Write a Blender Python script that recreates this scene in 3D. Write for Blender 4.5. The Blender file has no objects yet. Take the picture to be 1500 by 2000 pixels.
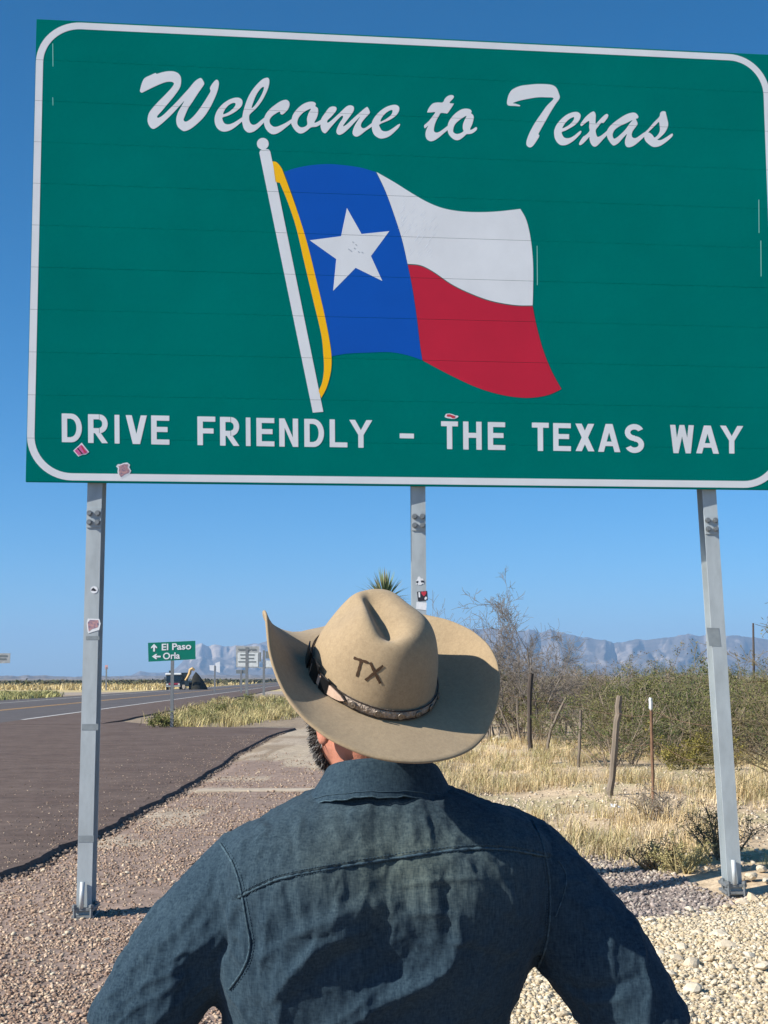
import bpy, bmesh, math, random
import numpy as np
from mathutils import Vector, Matrix
from mathutils.bvhtree import BVHTree

random.seed(7); rng = np.random.default_rng(7)
SC = bpy.context.scene
COL = SC.collection

# ------------------------------------------------------------------ camera
FPX = 2800.0                       # focal length in photo pixels (photo 1500 x 2000)
PIT = math.radians(6.63); ROL = math.radians(-0.31); CAMH = 1.68
CF = np.array([0, math.cos(PIT), math.sin(PIT)])
_u = np.array([0, -math.sin(PIT), math.cos(PIT)]); _x = np.array([1.0, 0, 0])
CX = math.cos(ROL)*_x + math.sin(ROL)*_u
CU = -math.sin(ROL)*_x + math.cos(ROL)*_u
CO = np.array([0, 0, CAMH])
cam_data = bpy.data.cameras.new('camera'); cam = bpy.data.objects.new('camera', cam_data)
COL.objects.link(cam); SC.camera = cam
cam_data.sensor_fit = 'HORIZONTAL'; cam_data.sensor_width = 36.0
cam_data.lens = 36.0*FPX/1500.0
cam_data.clip_start = 0.05; cam_data.clip_end = 60000
cam.matrix_world = Matrix(((CX[0], CU[0], -CF[0], CO[0]), (CX[1], CU[1], -CF[1], CO[1]),
                           (CX[2], CU[2], -CF[2], CO[2]), (0, 0, 0, 1)))

# ------------------------------------------------------------------ light
SUN_EL = 34.0; SUN_BEHIND = 23.0       # the sun stands to the left, a little behind the camera
sun_dir = Vector((-math.cos(math.radians(SUN_BEHIND))*math.cos(math.radians(SUN_EL)),
                  -math.sin(math.radians(SUN_BEHIND))*math.cos(math.radians(SUN_EL)),
                  math.sin(math.radians(SUN_EL))))
world = bpy.data.worlds.new("World"); SC.world = world; world.use_nodes = True
wn = world.node_tree.nodes; wl = world.node_tree.links
sky_n = wn.new('ShaderNodeTexSky'); sky_n.sky_type = 'NISHITA'; sky_n.sun_disc = False
sky_n.sun_elevation = math.radians(SUN_EL); sky_n.sun_rotation = math.radians(-(90+SUN_BEHIND))
sky_n.air_density = 0.6; sky_n.dust_density = 0.5; sky_n.ozone_density = 6.0; sky_n.altitude = 0
hsv_n = wn.new('ShaderNodeHueSaturation'); hsv_n.inputs['Saturation'].default_value = 1.25; hsv_n.inputs['Hue'].default_value = .49
wl.new(sky_n.outputs[0], hsv_n.inputs['Color']); wl.new(hsv_n.outputs[0], wn['Background'].inputs[0]); wn['Background'].inputs[1].default_value = 0.102
sl = bpy.data.lights.new('sun', 'SUN'); sl.energy = 5.0; sl.angle = math.radians(0.5); sl.color = (1.0, 0.945, 0.86)
so = bpy.data.objects.new('sun', sl); COL.objects.link(so)
so.rotation_euler = (-sun_dir).to_track_quat('-Z', 'Y').to_euler(); so.location = (-20, -20, 30)
SC.view_settings.view_transform = 'Standard'; SC.view_settings.look = 'None'
SC.view_settings.exposure = 0.62; SC.view_settings.gamma = 1.0; SC.view_settings.use_curve_mapping = False

# ------------------------------------------------------------------ pixel -> place helpers
def ray(px, py):
    return (px-750.0)/FPX*CX - (py-1000.0)/FPX*CU + CF
def at(px, py, Y):                   # the place on that line of sight at distance Y in front
    d = ray(px, py); return CO + d*(Y/d[1])
def G(px, py, z=0.0):                # the place on the ground
    d = ray(px, py); return CO + d*((z-CAMH)/d[2])

# ------------------------------------------------------------------ materials
def mat(name, col=(.5, .5, .5), rough=.8, metal=0.0, var=None, scale=8.0, spec=.3, bump=0.0, bscale=60.0,
        attr=None, detail=4.0, stretch=None, col2=None):
    m = bpy.data.materials.new(name); m.use_nodes = True
    nt = m.node_tree; b = nt.nodes['Principled BSDF']; L = nt.links
    b.inputs['Base Color'].default_value = (*col, 1); b.inputs['Roughness'].default_value = rough
    b.inputs['Metallic'].default_value = metal; b.inputs['Specular IOR Level'].default_value = spec
    tc = nt.nodes.new('ShaderNodeTexCoord'); vec = tc.outputs['Object']
    if stretch:
        mp = nt.nodes.new('ShaderNodeMapping'); mp.inputs['Scale'].default_value = stretch
        L.new(vec, mp.inputs[0]); vec = mp.outputs[0]
    src = None
    if attr:
        a = nt.nodes.new('ShaderNodeAttribute'); a.attribute_name = attr; src = a.outputs['Color']
    if var is not None or col2 is not None:
        nz = nt.nodes.new('ShaderNodeTexNoise'); nz.inputs['Scale'].default_value = scale
        nz.inputs['Detail'].default_value = detail; nz.inputs['Roughness'].default_value = .65; L.new(vec, nz.inputs['Vector'])
        if col2 is not None:
            rp = nt.nodes.new('ShaderNodeValToRGB'); rp.color_ramp.elements[0].position = .36; rp.color_ramp.elements[1].position = .66
            rp.color_ramp.elements[0].color = (*col, 1); rp.color_ramp.elements[1].color = (*col2, 1)
            L.new(nz.outputs['Fac'], rp.inputs[0]); src = rp.outputs[0]
        else:
            mr = nt.nodes.new('ShaderNodeMapRange'); mr.inputs['From Min'].default_value = .3; mr.inputs['From Max'].default_value = .7
            mr.inputs['To Min'].default_value = 1-var; mr.inputs['To Max'].default_value = 1+var
            L.new(nz.outputs['Fac'], mr.inputs[0])
            mx = nt.nodes.new('ShaderNodeMix'); mx.data_type = 'RGBA'; mx.blend_type = 'MULTIPLY'; mx.inputs[0].default_value = 1
            if src is not None: L.new(src, mx.inputs[6])
            else: mx.inputs[6].default_value = (*col, 1)
            L.new(mr.outputs[0], mx.inputs[7]); src = mx.outputs[2]
    if src is not None: L.new(src, b.inputs['Base Color'])
    if bump:
        nb = nt.nodes.new('ShaderNodeTexNoise'); nb.inputs['Scale'].default_value = bscale; nb.inputs['Detail'].default_value = 3
        L.new(vec, nb.inputs['Vector'])
        bp = nt.nodes.new('ShaderNodeBump'); bp.inputs['Strength'].default_value = bump; bp.inputs['Distance'].default_value = .01
        L.new(nb.outputs['Fac'], bp.inputs['Height']); L.new(bp.outputs[0], b.inputs['Normal'])
    return m

# ------------------------------------------------------------------ object helpers
def tag(o, label=None, cat=None, group=None, kind=None):
    if label: o['label'] = label
    if cat: o['category'] = cat
    if group: o['group'] = group
    if kind: o['kind'] = kind
    return o
def worldloc(o):
    v = Vector((0, 0, 0))
    while o is not None: v = v + o.location; o = o.parent
    return v
def thing(name, loc, label, cat, group=None):
    o = bpy.data.objects.new(name, None); COL.objects.link(o); o.location = Vector(loc); o.empty_display_size = .2
    return tag(o, label, cat, group)
def link(name, me, parent=None, loc=None):
    o = bpy.data.objects.new(name, me); COL.objects.link(o)
    if parent is not None: o.parent = parent
    if loc is not None: o.location = loc
    return o
def mesh(name, V, F, m=None, smooth=False, uniform=None):
    """V: (n,3), F: list of faces or (m,k) array"""
    me = bpy.data.meshes.new(name)
    V = np.asarray(V, dtype=np.float32)
    if isinstance(F, np.ndarray):
        k = F.shape[1]; nf = len(F)
        me.vertices.add(len(V)); me.vertices.foreach_set('co', V.ravel())
        me.loops.add(nf*k); me.loops.foreach_set('vertex_index', F.astype(np.int32).ravel())
        me.polygons.add(nf); me.polygons.foreach_set('loop_start', np.arange(0, nf*k, k, dtype=np.int32))
        me.polygons.foreach_set('loop_total', np.full(nf, k, dtype=np.int32))
        me.update(calc_edges=True)
    else:
        me.from_pydata([tuple(map(float, v)) for v in V], [], F); me.update()
    if smooth: me.polygons.foreach_set('use_smooth', np.ones(len(me.polygons), dtype=bool))
    if m is not None: me.materials.append(m)
    return me
def obj(name, V, F, m, parent=None, smooth=False, own=False):
    """mesh given in world coordinates; shifted into the parent's space (or its own base)"""
    V = np.asarray(V, dtype=float); loc = None
    if parent is not None: V = V - np.array(worldloc(parent))
    elif own:
        c = V.mean(0); c[2] = V[:, 2].min(); V = V-c; loc = Vector(c)
    return link(name, mesh(name, V, F, m, smooth), parent, loc)
def vcol(o, cols):
    a = o.data.color_attributes.new('Col', 'FLOAT_COLOR', 'POINT')
    c = np.ones((len(o.data.vertices), 4), dtype=np.float32); c[:, :3] = cols
    a.data.foreach_set('color', c.ravel())

class MB:                             # collects pieces of ONE mesh
    def __init__(s): s.V = []; s.F = []
    def add(s, V, F):
        n = len(s.V); s.V += [tuple(map(float, v)) for v in V]; s.F += [tuple(i+n for i in f) for f in F]; return s
    def box(s, c, size, R=None, ch=0.0):
        c = np.array(c, float); h = np.array(size, float)/2
        pts = np.array([[x, y, z] for x in (-1, 1) for y in (-1, 1) for z in (-1, 1)])*h
        if R is not None: pts = pts@np.array(R).T
        return s.add(pts+c, [(0, 1, 3, 2), (4, 6, 7, 5), (0, 4, 5, 1), (2, 3, 7, 6), (0, 2, 6, 4), (1, 5, 7, 3)])
    def tube(s, pts, rad, n=8, caps=True):
        pts = np.array(pts, float); k = len(pts); rad = np.broadcast_to(rad, (k,))
        V = []; F = []
        for i in range(k):
            t = pts[min(i+1, k-1)]-pts[max(i-1, 0)]; t = t/(np.linalg.norm(t)+1e-9)
            a = np.array([0, 0, 1.]) if abs(t[2]) < .9 else np.array([1., 0, 0])
            if i == 0: e1 = np.cross(t, a)
            else: e1 = e1-t*(e1@t)
            e1 = e1/np.linalg.norm(e1); e2 = np.cross(t, e1)
            for j in range(n):
                an = 2*math.pi*j/n; V.append(pts[i]+rad[i]*(math.cos(an)*e1+math.sin(an)*e2))
        for i in range(k-1):
            for j in range(n):
                F.append((i*n+j, i*n+(j+1) % n, (i+1)*n+(j+1) % n, (i+1)*n+j))
        if caps: F.append(tuple(range(n))[::-1]); F.append(tuple((k-1)*n+j for j in range(n)))
        return s.add(V, F)
    def loft(s, rings, caps=True):
        n = len(rings[0]); V = [p for r in rings for p in r]; F = []
        for i in range(len(rings)-1):
            for j in range(n): F.append((i*n+j, i*n+(j+1) % n, (i+1)*n+(j+1) % n, (i+1)*n+j))
        if caps: F.append(tuple(range(n))[::-1]); F.append(tuple((len(rings)-1)*n+j for j in range(n)))
        return s.add(V, F)
    def ball(s, c, r, R=None, nu=20, nv=12):
        c = np.array(c, float); r = np.broadcast_to(r, (3,)); rings = []
        for i in range(1, nv):
            th = math.pi*i/nv
            P = np.array([[math.sin(th)*math.cos(2*math.pi*j/nu), math.sin(th)*math.sin(2*math.pi*j/nu), -math.cos(th)] for j in range(nu)])*r
            if R is not None: P = P@np.array(R).T
            rings.append(P+c)
        return s.loft(rings)
    def build(s, name, m, parent=None, smooth=False, own=False):
        return obj(name, s.V, s.F, m, parent, smooth, own)

def recalc(o):
    bm = bmesh.new(); bm.from_mesh(o.data); bmesh.ops.recalc_face_normals(bm, faces=bm.faces); bm.to_mesh(o.data); bm.free(); return o
def bevel(o, w, seg=2):
    md = o.modifiers.new('bevel', 'BEVEL'); md.width = w; md.segments = seg; md.limit_method = 'ANGLE'; return o
def catmull(P, n=4, closed=True):
    P = np.array(P, float); k = len(P); out = []
    for i in range(k if closed else k-1):
        if closed: p0, p1, p2, p3 = P[i-1], P[i], P[(i+1) % k], P[(i+2) % k]
        else: p0, p1, p2, p3 = P[max(i-1, 0)], P[i], P[i+1], P[min(i+2, k-1)]
        for j in range(n):
            t = j/n
            out.append(.5*((2*p1)+(-p0+p2)*t+(2*p0-5*p1+4*p2-p3)*t*t+(-p0+3*p1-3*p2+p3)*t**3))
    if not closed: out.append(P[-1])
    return np.array(out)
def fill2d(loops, depth):
    """flat piece with holes -> (V, F), front at +depth, back at 0, in (u, v, w)"""
    cu = bpy.data.curves.new('tmp', 'CURVE'); cu.dimensions = '2D'; cu.fill_mode = 'BOTH'; cu.extrude = depth/2
    for lp in loops:
        sp = cu.splines.new('POLY'); sp.points.add(len(lp)-1); sp.use_cyclic_u = True
        for i, p in enumerate(lp): sp.points[i].co = (p[0], p[1], 0, 1)
    o = bpy.data.objects.new('tmp', cu); COL.objects.link(o)
    dg = bpy.context.evaluated_depsgraph_get(); me = bpy.data.meshes.new_from_object(o.evaluated_get(dg))
    V = np.array([v.co[:] for v in me.vertices]).reshape(-1, 3); F = [tuple(p.vertices) for p in me.polygons]
    bpy.data.objects.remove(o); bpy.data.curves.remove(cu); bpy.data.meshes.remove(me)
    V[:, 2] += depth/2
    return V, F
def text2d(s, size):
    cu = bpy.data.curves.new('tmp', 'FONT'); cu.body = s; cu.size = size; cu.fill_mode = 'FRONT'; cu.offset = size*.022
    o = bpy.data.objects.new('tmp', cu); COL.objects.link(o)
    dg = bpy.context.evaluated_depsgraph_get(); me = bpy.data.meshes.new_from_object(o.evaluated_get(dg))
    V = np.array([v.co[:] for v in me.vertices]).reshape(-1, 3); F = [tuple(p.vertices) for p in me.polygons]
    bpy.data.objects.remove(o); bpy.data.curves.remove(cu); bpy.data.meshes.remove(me)
    return V, F
# smooth value noise in numpy
_lat = rng.random((64, 64, 64)).astype(np.float32)
def vnoise(P):
    P = np.asarray(P, float); i = np.floor(P).astype(int); f = P-i; f = f*f*(3-2*f); out = 0
    for dx in (0, 1):
        for dy in (0, 1):
            for dz in (0, 1):
                w = (f[:, 0] if dx else 1-f[:, 0])*(f[:, 1] if dy else 1-f[:, 1])*(f[:, 2] if dz else 1-f[:, 2])
                out = out+w*_lat[(i[:, 0]+dx) % 64, (i[:, 1]+dy) % 64, (i[:, 2]+dz) % 64]
    return out
def fbm(P, oct=4):
    s = 0; a = .5; P = np.asarray(P, float)
    for _ in range(oct): s = s+a*vnoise(P); P = P*2.03+17.3; a *= .5
    return s
def pip(P, poly):                    # points in polygon
    x, y = P[:, 0], P[:, 1]; inside = np.zeros(len(P), bool); q = np.array(poly); n = len(q)
    for i in range(n):
        x1, y1 = q[i]; x2, y2 = q[(i+1) % n]
        c = ((y1 > y) != (y2 > y)) & (x < (x2-x1)*(y-y1)/(y2-y1+1e-12)+x1); inside ^= c
    return inside
#--MORE--
# ================================================================== THE SETTING
def smooth01(a, b, x): t = np.clip((x-a)/(b-a), 0, 1); return t*t*(3-2*t)
def gx(pts, z=0.0): return [tuple(G(px, py, z)[:2]) for px, py in pts]

# ---- asphalt outlines (world)
HWY = lambda off, y: off-0.0392*y       # highway runs almost straight away from the camera
AZ = 0.042
edge_px = [(576, 1424), (541, 1434), (522, 1441), (482, 1463), (456, 1476), (429, 1499), (400, 1514), (383, 1527), (345, 1548), (307, 1568),
           (245, 1601), (190, 1632), (147, 1648), (74, 1685), (0, 1713)]
edge = gx(edge_px, 0.0)
edge = edge+[(edge[-1][0]-.75, edge[-1][1]-1.3), (edge[-1][0]-2.6, edge[-1][1]-4.5), (edge[-1][0]-6, edge[-1][1]-12)]
top_px = [(400, 1422.5), (330, 1421), (285, 1416), (240, 1411.5)]
y_c = 54.5
drive = edge[::-1]+gx(top_px, 0.0)+[(HWY(-8.6, y_c), y_c)]

# ---- ground sheet
yy = np.concatenate([[-60, -20, -8, -2, 1, 3, 4.5], np.arange(5.5, 15, .075), np.geomspace(15.1, 12500, 190)])
xh = np.concatenate([np.arange(0, 5.2, .085), np.geomspace(5.3, 12000, 75)])
xx = np.concatenate([-xh[:0:-1], xh])
GXX, GYY = np.meshgrid(xx, yy); P2 = np.stack([GXX.ravel(), GYY.ravel()], -1)
Pn = np.column_stack([P2, np.zeros(len(P2))])
near = 1-smooth01(14, 60, P2[:, 1])
def ground_h(P2):
    Pn = np.column_stack([P2, np.zeros(len(P2))])
    z = (fbm(Pn*1.1, 3)-.45)*.05 + (fbm(Pn*.35+9, 2)-.4)*.05
    onroad = P2[:, 0] < np.interp(P2[:, 1], [e[1] for e in edge[::-1]], [e[0] for e in edge[::-1]])+.25
    z = np.where(onroad, np.minimum(z, 0)*.3-.02, z)
    rise = smooth01(2.0, 3.4, P2[:, 0])*smooth01(9.0, 12.5, P2[:, 1])*.09       # ground lifts a little towards the scrub
    z = z+np.where(onroad, 0, rise*(1-smooth01(40, 90, P2[:, 1])))
    mound = np.exp(-(((P2[:, 0]-3.1)/1.5)**2+((P2[:, 1]-8.9)/1.4)**2))*.13      # heap of pale stones
    z = z+mound-.085*np.exp(-((P2[:, 1]-10.9-.08*P2[:, 0])/1.25)**2)*np.where(onroad, 0, 1)
    z = z+6.5*smooth01(700, 4500, P2[:, 1])
    return z*np.where(P2[:, 1] > 300, 1, 1)
gz = ground_h(P2)
base = np.empty((len(P2), 3)); base[:] = (.30, .235, .165)
wob = np.stack([fbm(Pn*1.3+3, 3)-.45, fbm(Pn*1.3+31, 3)-.45], -1)
Q = P2+wob*np.clip(P2[:, 1:2]*.055, .15, 30)
def paint(sel, c, a=1.0): base[sel] = base[sel]*(1-a)+np.array(c)*a
y = Q[:, 1]; x = Q[:, 0]
paint((x > .6+.02*y) & (y > 11) & (y < 150), (.53, .41, .27))
paint((x > .6+.02*y) & (y > 11) & (y < 150) & (fbm(np.column_stack([P2*.9, P2[:, :1]*0+4]), 3) > .5), (.43, .36, .21))
paint((x < 1.2) & (y < 30), (.275, .205, .165))
paint(pip(Q, gx([(520, 1492), (560, 1455), (640, 1432), (800, 1425), (900, 1455), (880, 1500), (640, 1505)])), (.43, .355, .26))
paint((x < 1.0) & (y > 14) & (y < 45) & (fbm(np.column_stack([P2*.8, P2[:, :1]*0+8]), 3) > .52), (.40, .33, .25))
paint(pip(Q, gx([(200, 1440), (300, 1421), (640, 1421), (640, 1434), (560, 1436)])), (.42, .35, .26))
paint(pip(Q, gx([(640, 2600), (690, 2000), (780, 1850), (1090, 1800), (1250, 1787), (1400, 1764), (1520, 1740), (2000, 1735), (2600, 2600)])), (.50, .42, .30))
paint(pip(Q, gx([(960, 1800), (1090, 1640), (1200, 1665), (1270, 1700), (1420, 1745), (1380, 1765), (1250, 1790), (1100, 1800)])), (.25, .205, .175))
paint((y > 165) & (y < 205), (.36, .30, .24))
paint((y > 205) & (y < 470), (.50, .40, .205))
paint((y > 470) & (y < 1000), (.17, .145, .085))
paint((y >= 1000) & (y < 1700), (.30, .24, .17))
paint((y >= 1700), (.24, .19, .13))
paint((Q[:, 0] > 8) & (y > 60) & (y < 900), (.22, .175, .11))
base *= (.86+.30*(fbm(np.column_stack([P2*2.3, P2[:, :1]*0+1]), 4)/.94))[:, None]
nx, ny = len(xx), len(yy)
idx = np.arange(nx*ny).reshape(ny, nx)
FQ = np.stack([idx[:-1, :-1].ravel(), idx[:-1, 1:].ravel(), idx[1:, 1:].ravel(), idx[1:, :-1].ravel()], -1)
m_ground = mat('ground_soil', rough=.95, attr='Col', var=.22, scale=9, spec=.1, bump=.6, bscale=45)
ground = link('ground', mesh('ground', np.column_stack([P2, gz]), FQ, m_ground, True)); tag(ground, kind='structure')
vcol(ground, base)

# ---- asphalt
m_drive = mat('worn_asphalt', (.108, .076, .061), .92, col2=(.148, .109, .088), scale=.8, spec=.2, bump=.5, bscale=90, detail=9)
m_road = mat('road_asphalt', (.10, .09, .088), .9, col2=(.125, .112, .105), scale=.35, spec=.2, bump=.3, bscale=60, detail=8)
m_white = mat('road_white', (.62, .60, .56), .8, var=.25, scale=4)
m_yellow = mat('road_yellow', (.52, .30, .10), .8, var=.25, scale=4)
def speckle(m, scale, lo, hi):
    nt = m.node_tree; b = nt.nodes['Principled BSDF']; src = b.inputs['Base Color'].links[0].from_socket
    tc = nt.nodes.new('ShaderNodeTexCoord'); v = nt.nodes.new('ShaderNodeTexVoronoi'); v.inputs['Scale'].default_value = scale; nt.links.new(tc.outputs['Object'], v.inputs['Vector'])
    n2 = nt.nodes.new('ShaderNodeTexNoise'); n2.inputs['Scale'].default_value = scale*.11; n2.inputs['Detail'].default_value = 6; nt.links.new(tc.outputs['Object'], n2.inputs['Vector'])
    a = nt.nodes.new('ShaderNodeMath'); a.operation = 'MULTIPLY_ADD'; a.inputs[1].default_value = .5; nt.links.new(v.outputs['Color'], a.inputs[0]); nt.links.new(n2.outputs['Fac'], a.inputs[2])
    mr = nt.nodes.new('ShaderNodeMapRange'); mr.inputs['From Min'].default_value = .35; mr.inputs['From Max'].default_value = 1.15; mr.inputs['To Min'].default_value = lo; mr.inputs['To Max'].default_value = hi; nt.links.new(a.outputs[0], mr.inputs[0])
    mx = nt.nodes.new('ShaderNodeMix'); mx.data_type = 'RGBA'; mx.blend_type = 'MULTIPLY'; mx.inputs[0].default_value = 1; nt.links.new(src, mx.inputs[6]); nt.links.new(mr.outputs[0], mx.inputs[7]); nt.links.new(mx.outputs[2], b.inputs['Base Color'])
speckle(m_ground, 42, .66, 1.36); speckle(m_drive, 30, .68, 1.36); speckle(m_road, 20, .75, 1.25)
def slab(name, poly, z, m, zb=-.12, out=.0, kind='structure'):
    """flat sheet with a crumbled, sloping edge"""
    k = len(poly); P = np.array(poly, float)
    bm = bmesh.new(); tv = [bm.verts.new((p[0], p[1], z)) for p in P]
    e_ = np.roll(P, -1, 0)-np.roll(P, 1, 0); nrm = np.stack([e_[:, 1], -e_[:, 0]], -1); nrm /= np.linalg.norm(nrm, axis=1)[:, None]+1e-9
    ar = np.sum(P[:, 0]*np.roll(P[:, 1], -1)-np.roll(P[:, 0], -1)*P[:, 1]); B_ = P+nrm*np.sign(ar)*out
    bv = [bm.verts.new((p[0], p[1], zb)) for p in B_]
    f = bm.faces.new(tv); f.normal_update()
    if f.normal.z < 0: f.normal_flip()
    for i in range(k): bm.faces.new((tv[i], tv[(i+1) % k], bv[(i+1) % k], bv[i]))
    bmesh.ops.recalc_face_normals(bm, faces=bm.faces)
    me = bpy.data.meshes.new(name); bm.to_mesh(me); bm.free(); me.materials.append(m)
    return tag(link(name, me), kind=kind)
def densify(poly, step):
    out = []; n = len(poly)
    for i in range(n):
        a = np.array(poly[i], float); b = np.array(poly[(i+1) % n], float); d = np.linalg.norm(b-a); s = step(a) if callable(step) else step
        q = max(1, int(d/s))
        for j in range(q): out.append(a+(b-a)*j/q)
    return np.array(out)
dp = densify(drive, lambda a: .09 if a[1] < 50 and a[0] > -25 else 3)
w = (fbm(np.column_stack([dp*1.6, np.zeros(len(dp))]), 4)-.47)
w = w*.55+(fbm(np.column_stack([dp*6.5, np.zeros(len(dp))]), 3)-.44)*.45; dp = dp+np.stack([w*.22, w*.1], -1)*np.clip(14/(dp[:, 1:2]+1),.25,1)*1.3*np.where(dp[:, 1:2] < 53, 1, .1)*np.where(dp[:, :1] < HWY(-8.5, dp[:, 1:2]), 0, 1)
left_side = [(HWY(-8.6, 6), -6.0)]
driveway = slab('driveway', [tuple(p) for p in dp], AZ, m_drive, -.03, .055)
def strip(name, o1, o2, y0, y1, z, m, n=40, thick=True, wob_=0.0):
    ys = np.geomspace(y0, y1, n)
    a = [(HWY(o1, t)+wob_*(random.random()-.5), t) for t in ys]; b = [(HWY(o2, t), t) for t in ys[::-1]]
    if thick: return slab(name, a+b, z, m)
    V = [(p[0], p[1], z) for p in a+b]
    mb = MB(); nn = len(ys)
    for i in range(nn-1): mb.add([V[i], V[i+1], V[2*nn-2-i], V[2*nn-1-i]], [(0, 1, 2, 3)])
    o = mb.build(name, m); return tag(recalc(o), kind='structure')
strip('highway', -12.9, -27.0, 5, 2600, AZ, m_road)
strip('road_shoulder', -8.6, -12.9, y_c, 2600, AZ, m_drive, 90, wob_=.25)
# the corner left of the driveway where it runs into the highway
slab('junction_apron', [(HWY(-12.9, -10), -10), (edge[-1][0]-.3, -10), (edge[-1][0]-.3, edge[-1][1]+.2)]+[(p[0], p[1]) for p in (edge[-1],)]+[(HWY(-8.6, y_c)-.02, y_c), (HWY(-12.9, y_c), y_c)], AZ-.004, m_drive)
strip('edge_line', -12.78, -12.98, 61, 2600, AZ+.006, m_white, 50, False)
strip('centre_line', -18.0, -18.18, 30, 2600, AZ+.006, m_yellow, 50, False)
strip('centre_line', -18.36, -18.54, 30, 2600, AZ+.006, m_yellow, 50, False)
strip('edge_line', -24.0, -24.2, 30, 2600, AZ+.006, m_white, 50, False)
slab('side_road', [(-26.8, 110), (-26.8, 133), (-420, 170), (-420, 152)], AZ-.004, m_road)

# concrete footing of the right sign post and a pale slab by the driveway
m_conc = mat('concrete', (.45, .375, .285), .9, var=.18, scale=5, bump=.3)
def pad(cx, cy, w_, d_, z0, z1, name):
    mb = MB(); mb.box((cx, cy, (z0+z1)/2), (w_, d_, z1-z0)); o = mb.build(name, m_conc); return bevel(tag(o, kind='structure'), .02)

# ---- mountains
def mountain(name, sil, D0, D1, cliff=None, col=(.15, .125, .105), seed=0, nv=70, step=2.5, wl=42, amp=.30):
    us = np.arange(sil[0][0], sil[-1][0]+.1, step); hs = np.interp(us, [s[0] for s in sil], [s[1] for s in sil])
    z1 = np.zeros_like(us)
    hs = hs+(vnoise(np.column_stack([us*.055+seed, z1, z1]))-.5)*2.4+(vnoise(np.column_stack([us*.19+seed, z1, z1]))-.5)*.9
    vs = np.concatenate([np.linspace(0, 1, nv), [1.12, 1.5]])
    U, Vv = np.meshgrid(us, vs); u = U.ravel(); v = Vv.ravel(); o0 = np.zeros_like(u)
    crest = np.array([at(a, b, D1)[2] for a, b in zip(us, hs)])
    cr = np.maximum(np.tile(crest, len(vs)), 2)
    D = D0+(D1-D0)*v
    warp = (fbm(np.column_stack([u*.012+seed, v*1.3, o0]), 3)-.45)*150+(fbm(np.column_stack([u*.05+seed*2, v*3.1, o0]), 3)-.45)*40
    def ridge(w, k): f = np.abs(((u+warp*k)/w+seed*.37) % 1-.5)*2; return f
    r = .72*ridge(wl, 1.0)+.22*ridge(wl*.43, 1.25)+.06*ridge(wl*.19, 1.6)
    g = np.clip(v, 0, 1)**1.25
    if cliff:
        inside = smooth01(cliff[0]-8, cliff[0]+4, u)*(1-smooth01(cliff[1]-20, cliff[1]+40, u))
        gc = np.where(v < .72, .64*(v/.72)**1.1, .64+.36*np.clip((v-.72)/.10, 0, 1)); g = g*(1-inside)+gc*inside
    else: inside = o0
    g = np.where(v > 1, 1-(v-1)*1.3, g); g = np.maximum(g, 0)
    mid = np.clip(4*np.clip(v, 0, 1)*(1-np.clip(v, 0, 1)*.93), 0, 1)
    z = cr*(g-amp*mid*(1-r)*g*(1-.45*inside))
    Dw = D-(D1-D0)*.10*mid*r
    P = np.stack([(u-750)/FPX*Dw, Dw, z], -1)
    nu = len(us); nvv = len(vs); I = np.arange(nu*nvv).reshape(nvv, nu)
    F = np.stack([I[:-1, :-1].ravel(), I[:-1, 1:].ravel(), I[1:, 1:].ravel(), I[1:, :-1].ravel()], -1)
    m = mat(name+'_rock', rough=.95, attr='Col', var=.35, scale=.012, spec=.05)
    o = link(name, mesh(name, P, F, m, False)); tag(o, kind='structure')
    n_ = fbm(np.column_stack([u*.08+seed, v*7, o0]), 3)[:, None]
    cc = np.array(col)*(.7+.65*n_)
    if cliff:
        cl = ((v > .70) & (v < .86) & (inside > .5))[:, None]; cc = np.where(cl, np.array((.40, .33, .27))*(.75+.5*n_), cc)
    sc = (n_[:, 0] > .56) & (v > .35); cc[sc] = np.array((.27, .23, .20))
    vcol(o, np.clip(cc, .02, .8)); return o
mountain('mountain_range', [(250, 1323), (275, 1309), (290, 1314), (330, 1312), (352, 1297), (370, 1275), (384, 1258.5), (400, 1260), (440, 1263.5), (460, 1259), (490, 1257),
          (520, 1250), (600, 1244), (700, 1238), (800, 1233), (880, 1227)], 6200, 8200, cliff=(374, 500), seed=3, wl=46, amp=.22)
mountain('mountain_range', [(640, 1300), (760, 1240), (820, 1230), (880, 1227), (960, 1225), (1030, 1227), (1090, 1230), (1120, 1236), (1150, 1243), (1180, 1250), (1210, 1253), (1250, 1246),
          (1300, 1239), (1360, 1236), (1400, 1236), (1440, 1238), (1500, 1243), (1600, 1250), (1750, 1265), (1900, 1300)], 5400, 7600, seed=11, col=(.15, .125, .105), wl=74, amp=.30)
mountain('foothills', [(-500, 1321), (-300, 1319), (0, 1320), (90, 1319), (160, 1321), (300, 1319.5), (420, 1318), (560, 1317.5), (800, 1318)], 3000, 4600, seed=23, col=(.18, .14, .10), nv=16, amp=.15)

# ---- the air
mb = MB(); mb.box((0, 6200, 209), (26000, 12900, 420)); hz = mb.build('haze', None); tag(hz, kind='stuff')
hm = bpy.data.materials.new('haze'); hm.use_nodes = True; nt = hm.node_tree; nt.nodes.remove(nt.nodes['Principled BSDF'])
pv = nt.nodes.new('ShaderNodeVolumePrincipled'); pv.inputs['Color'].default_value = (.42, .67, 1, 1); pv.inputs['Density'].default_value = 0.00012
pv.inputs['Anisotropy'].default_value = .0
nt.links.new(pv.outputs[0], nt.nodes['Material Output'].inputs['Volume']); hz.data.materials.append(hm)
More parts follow.
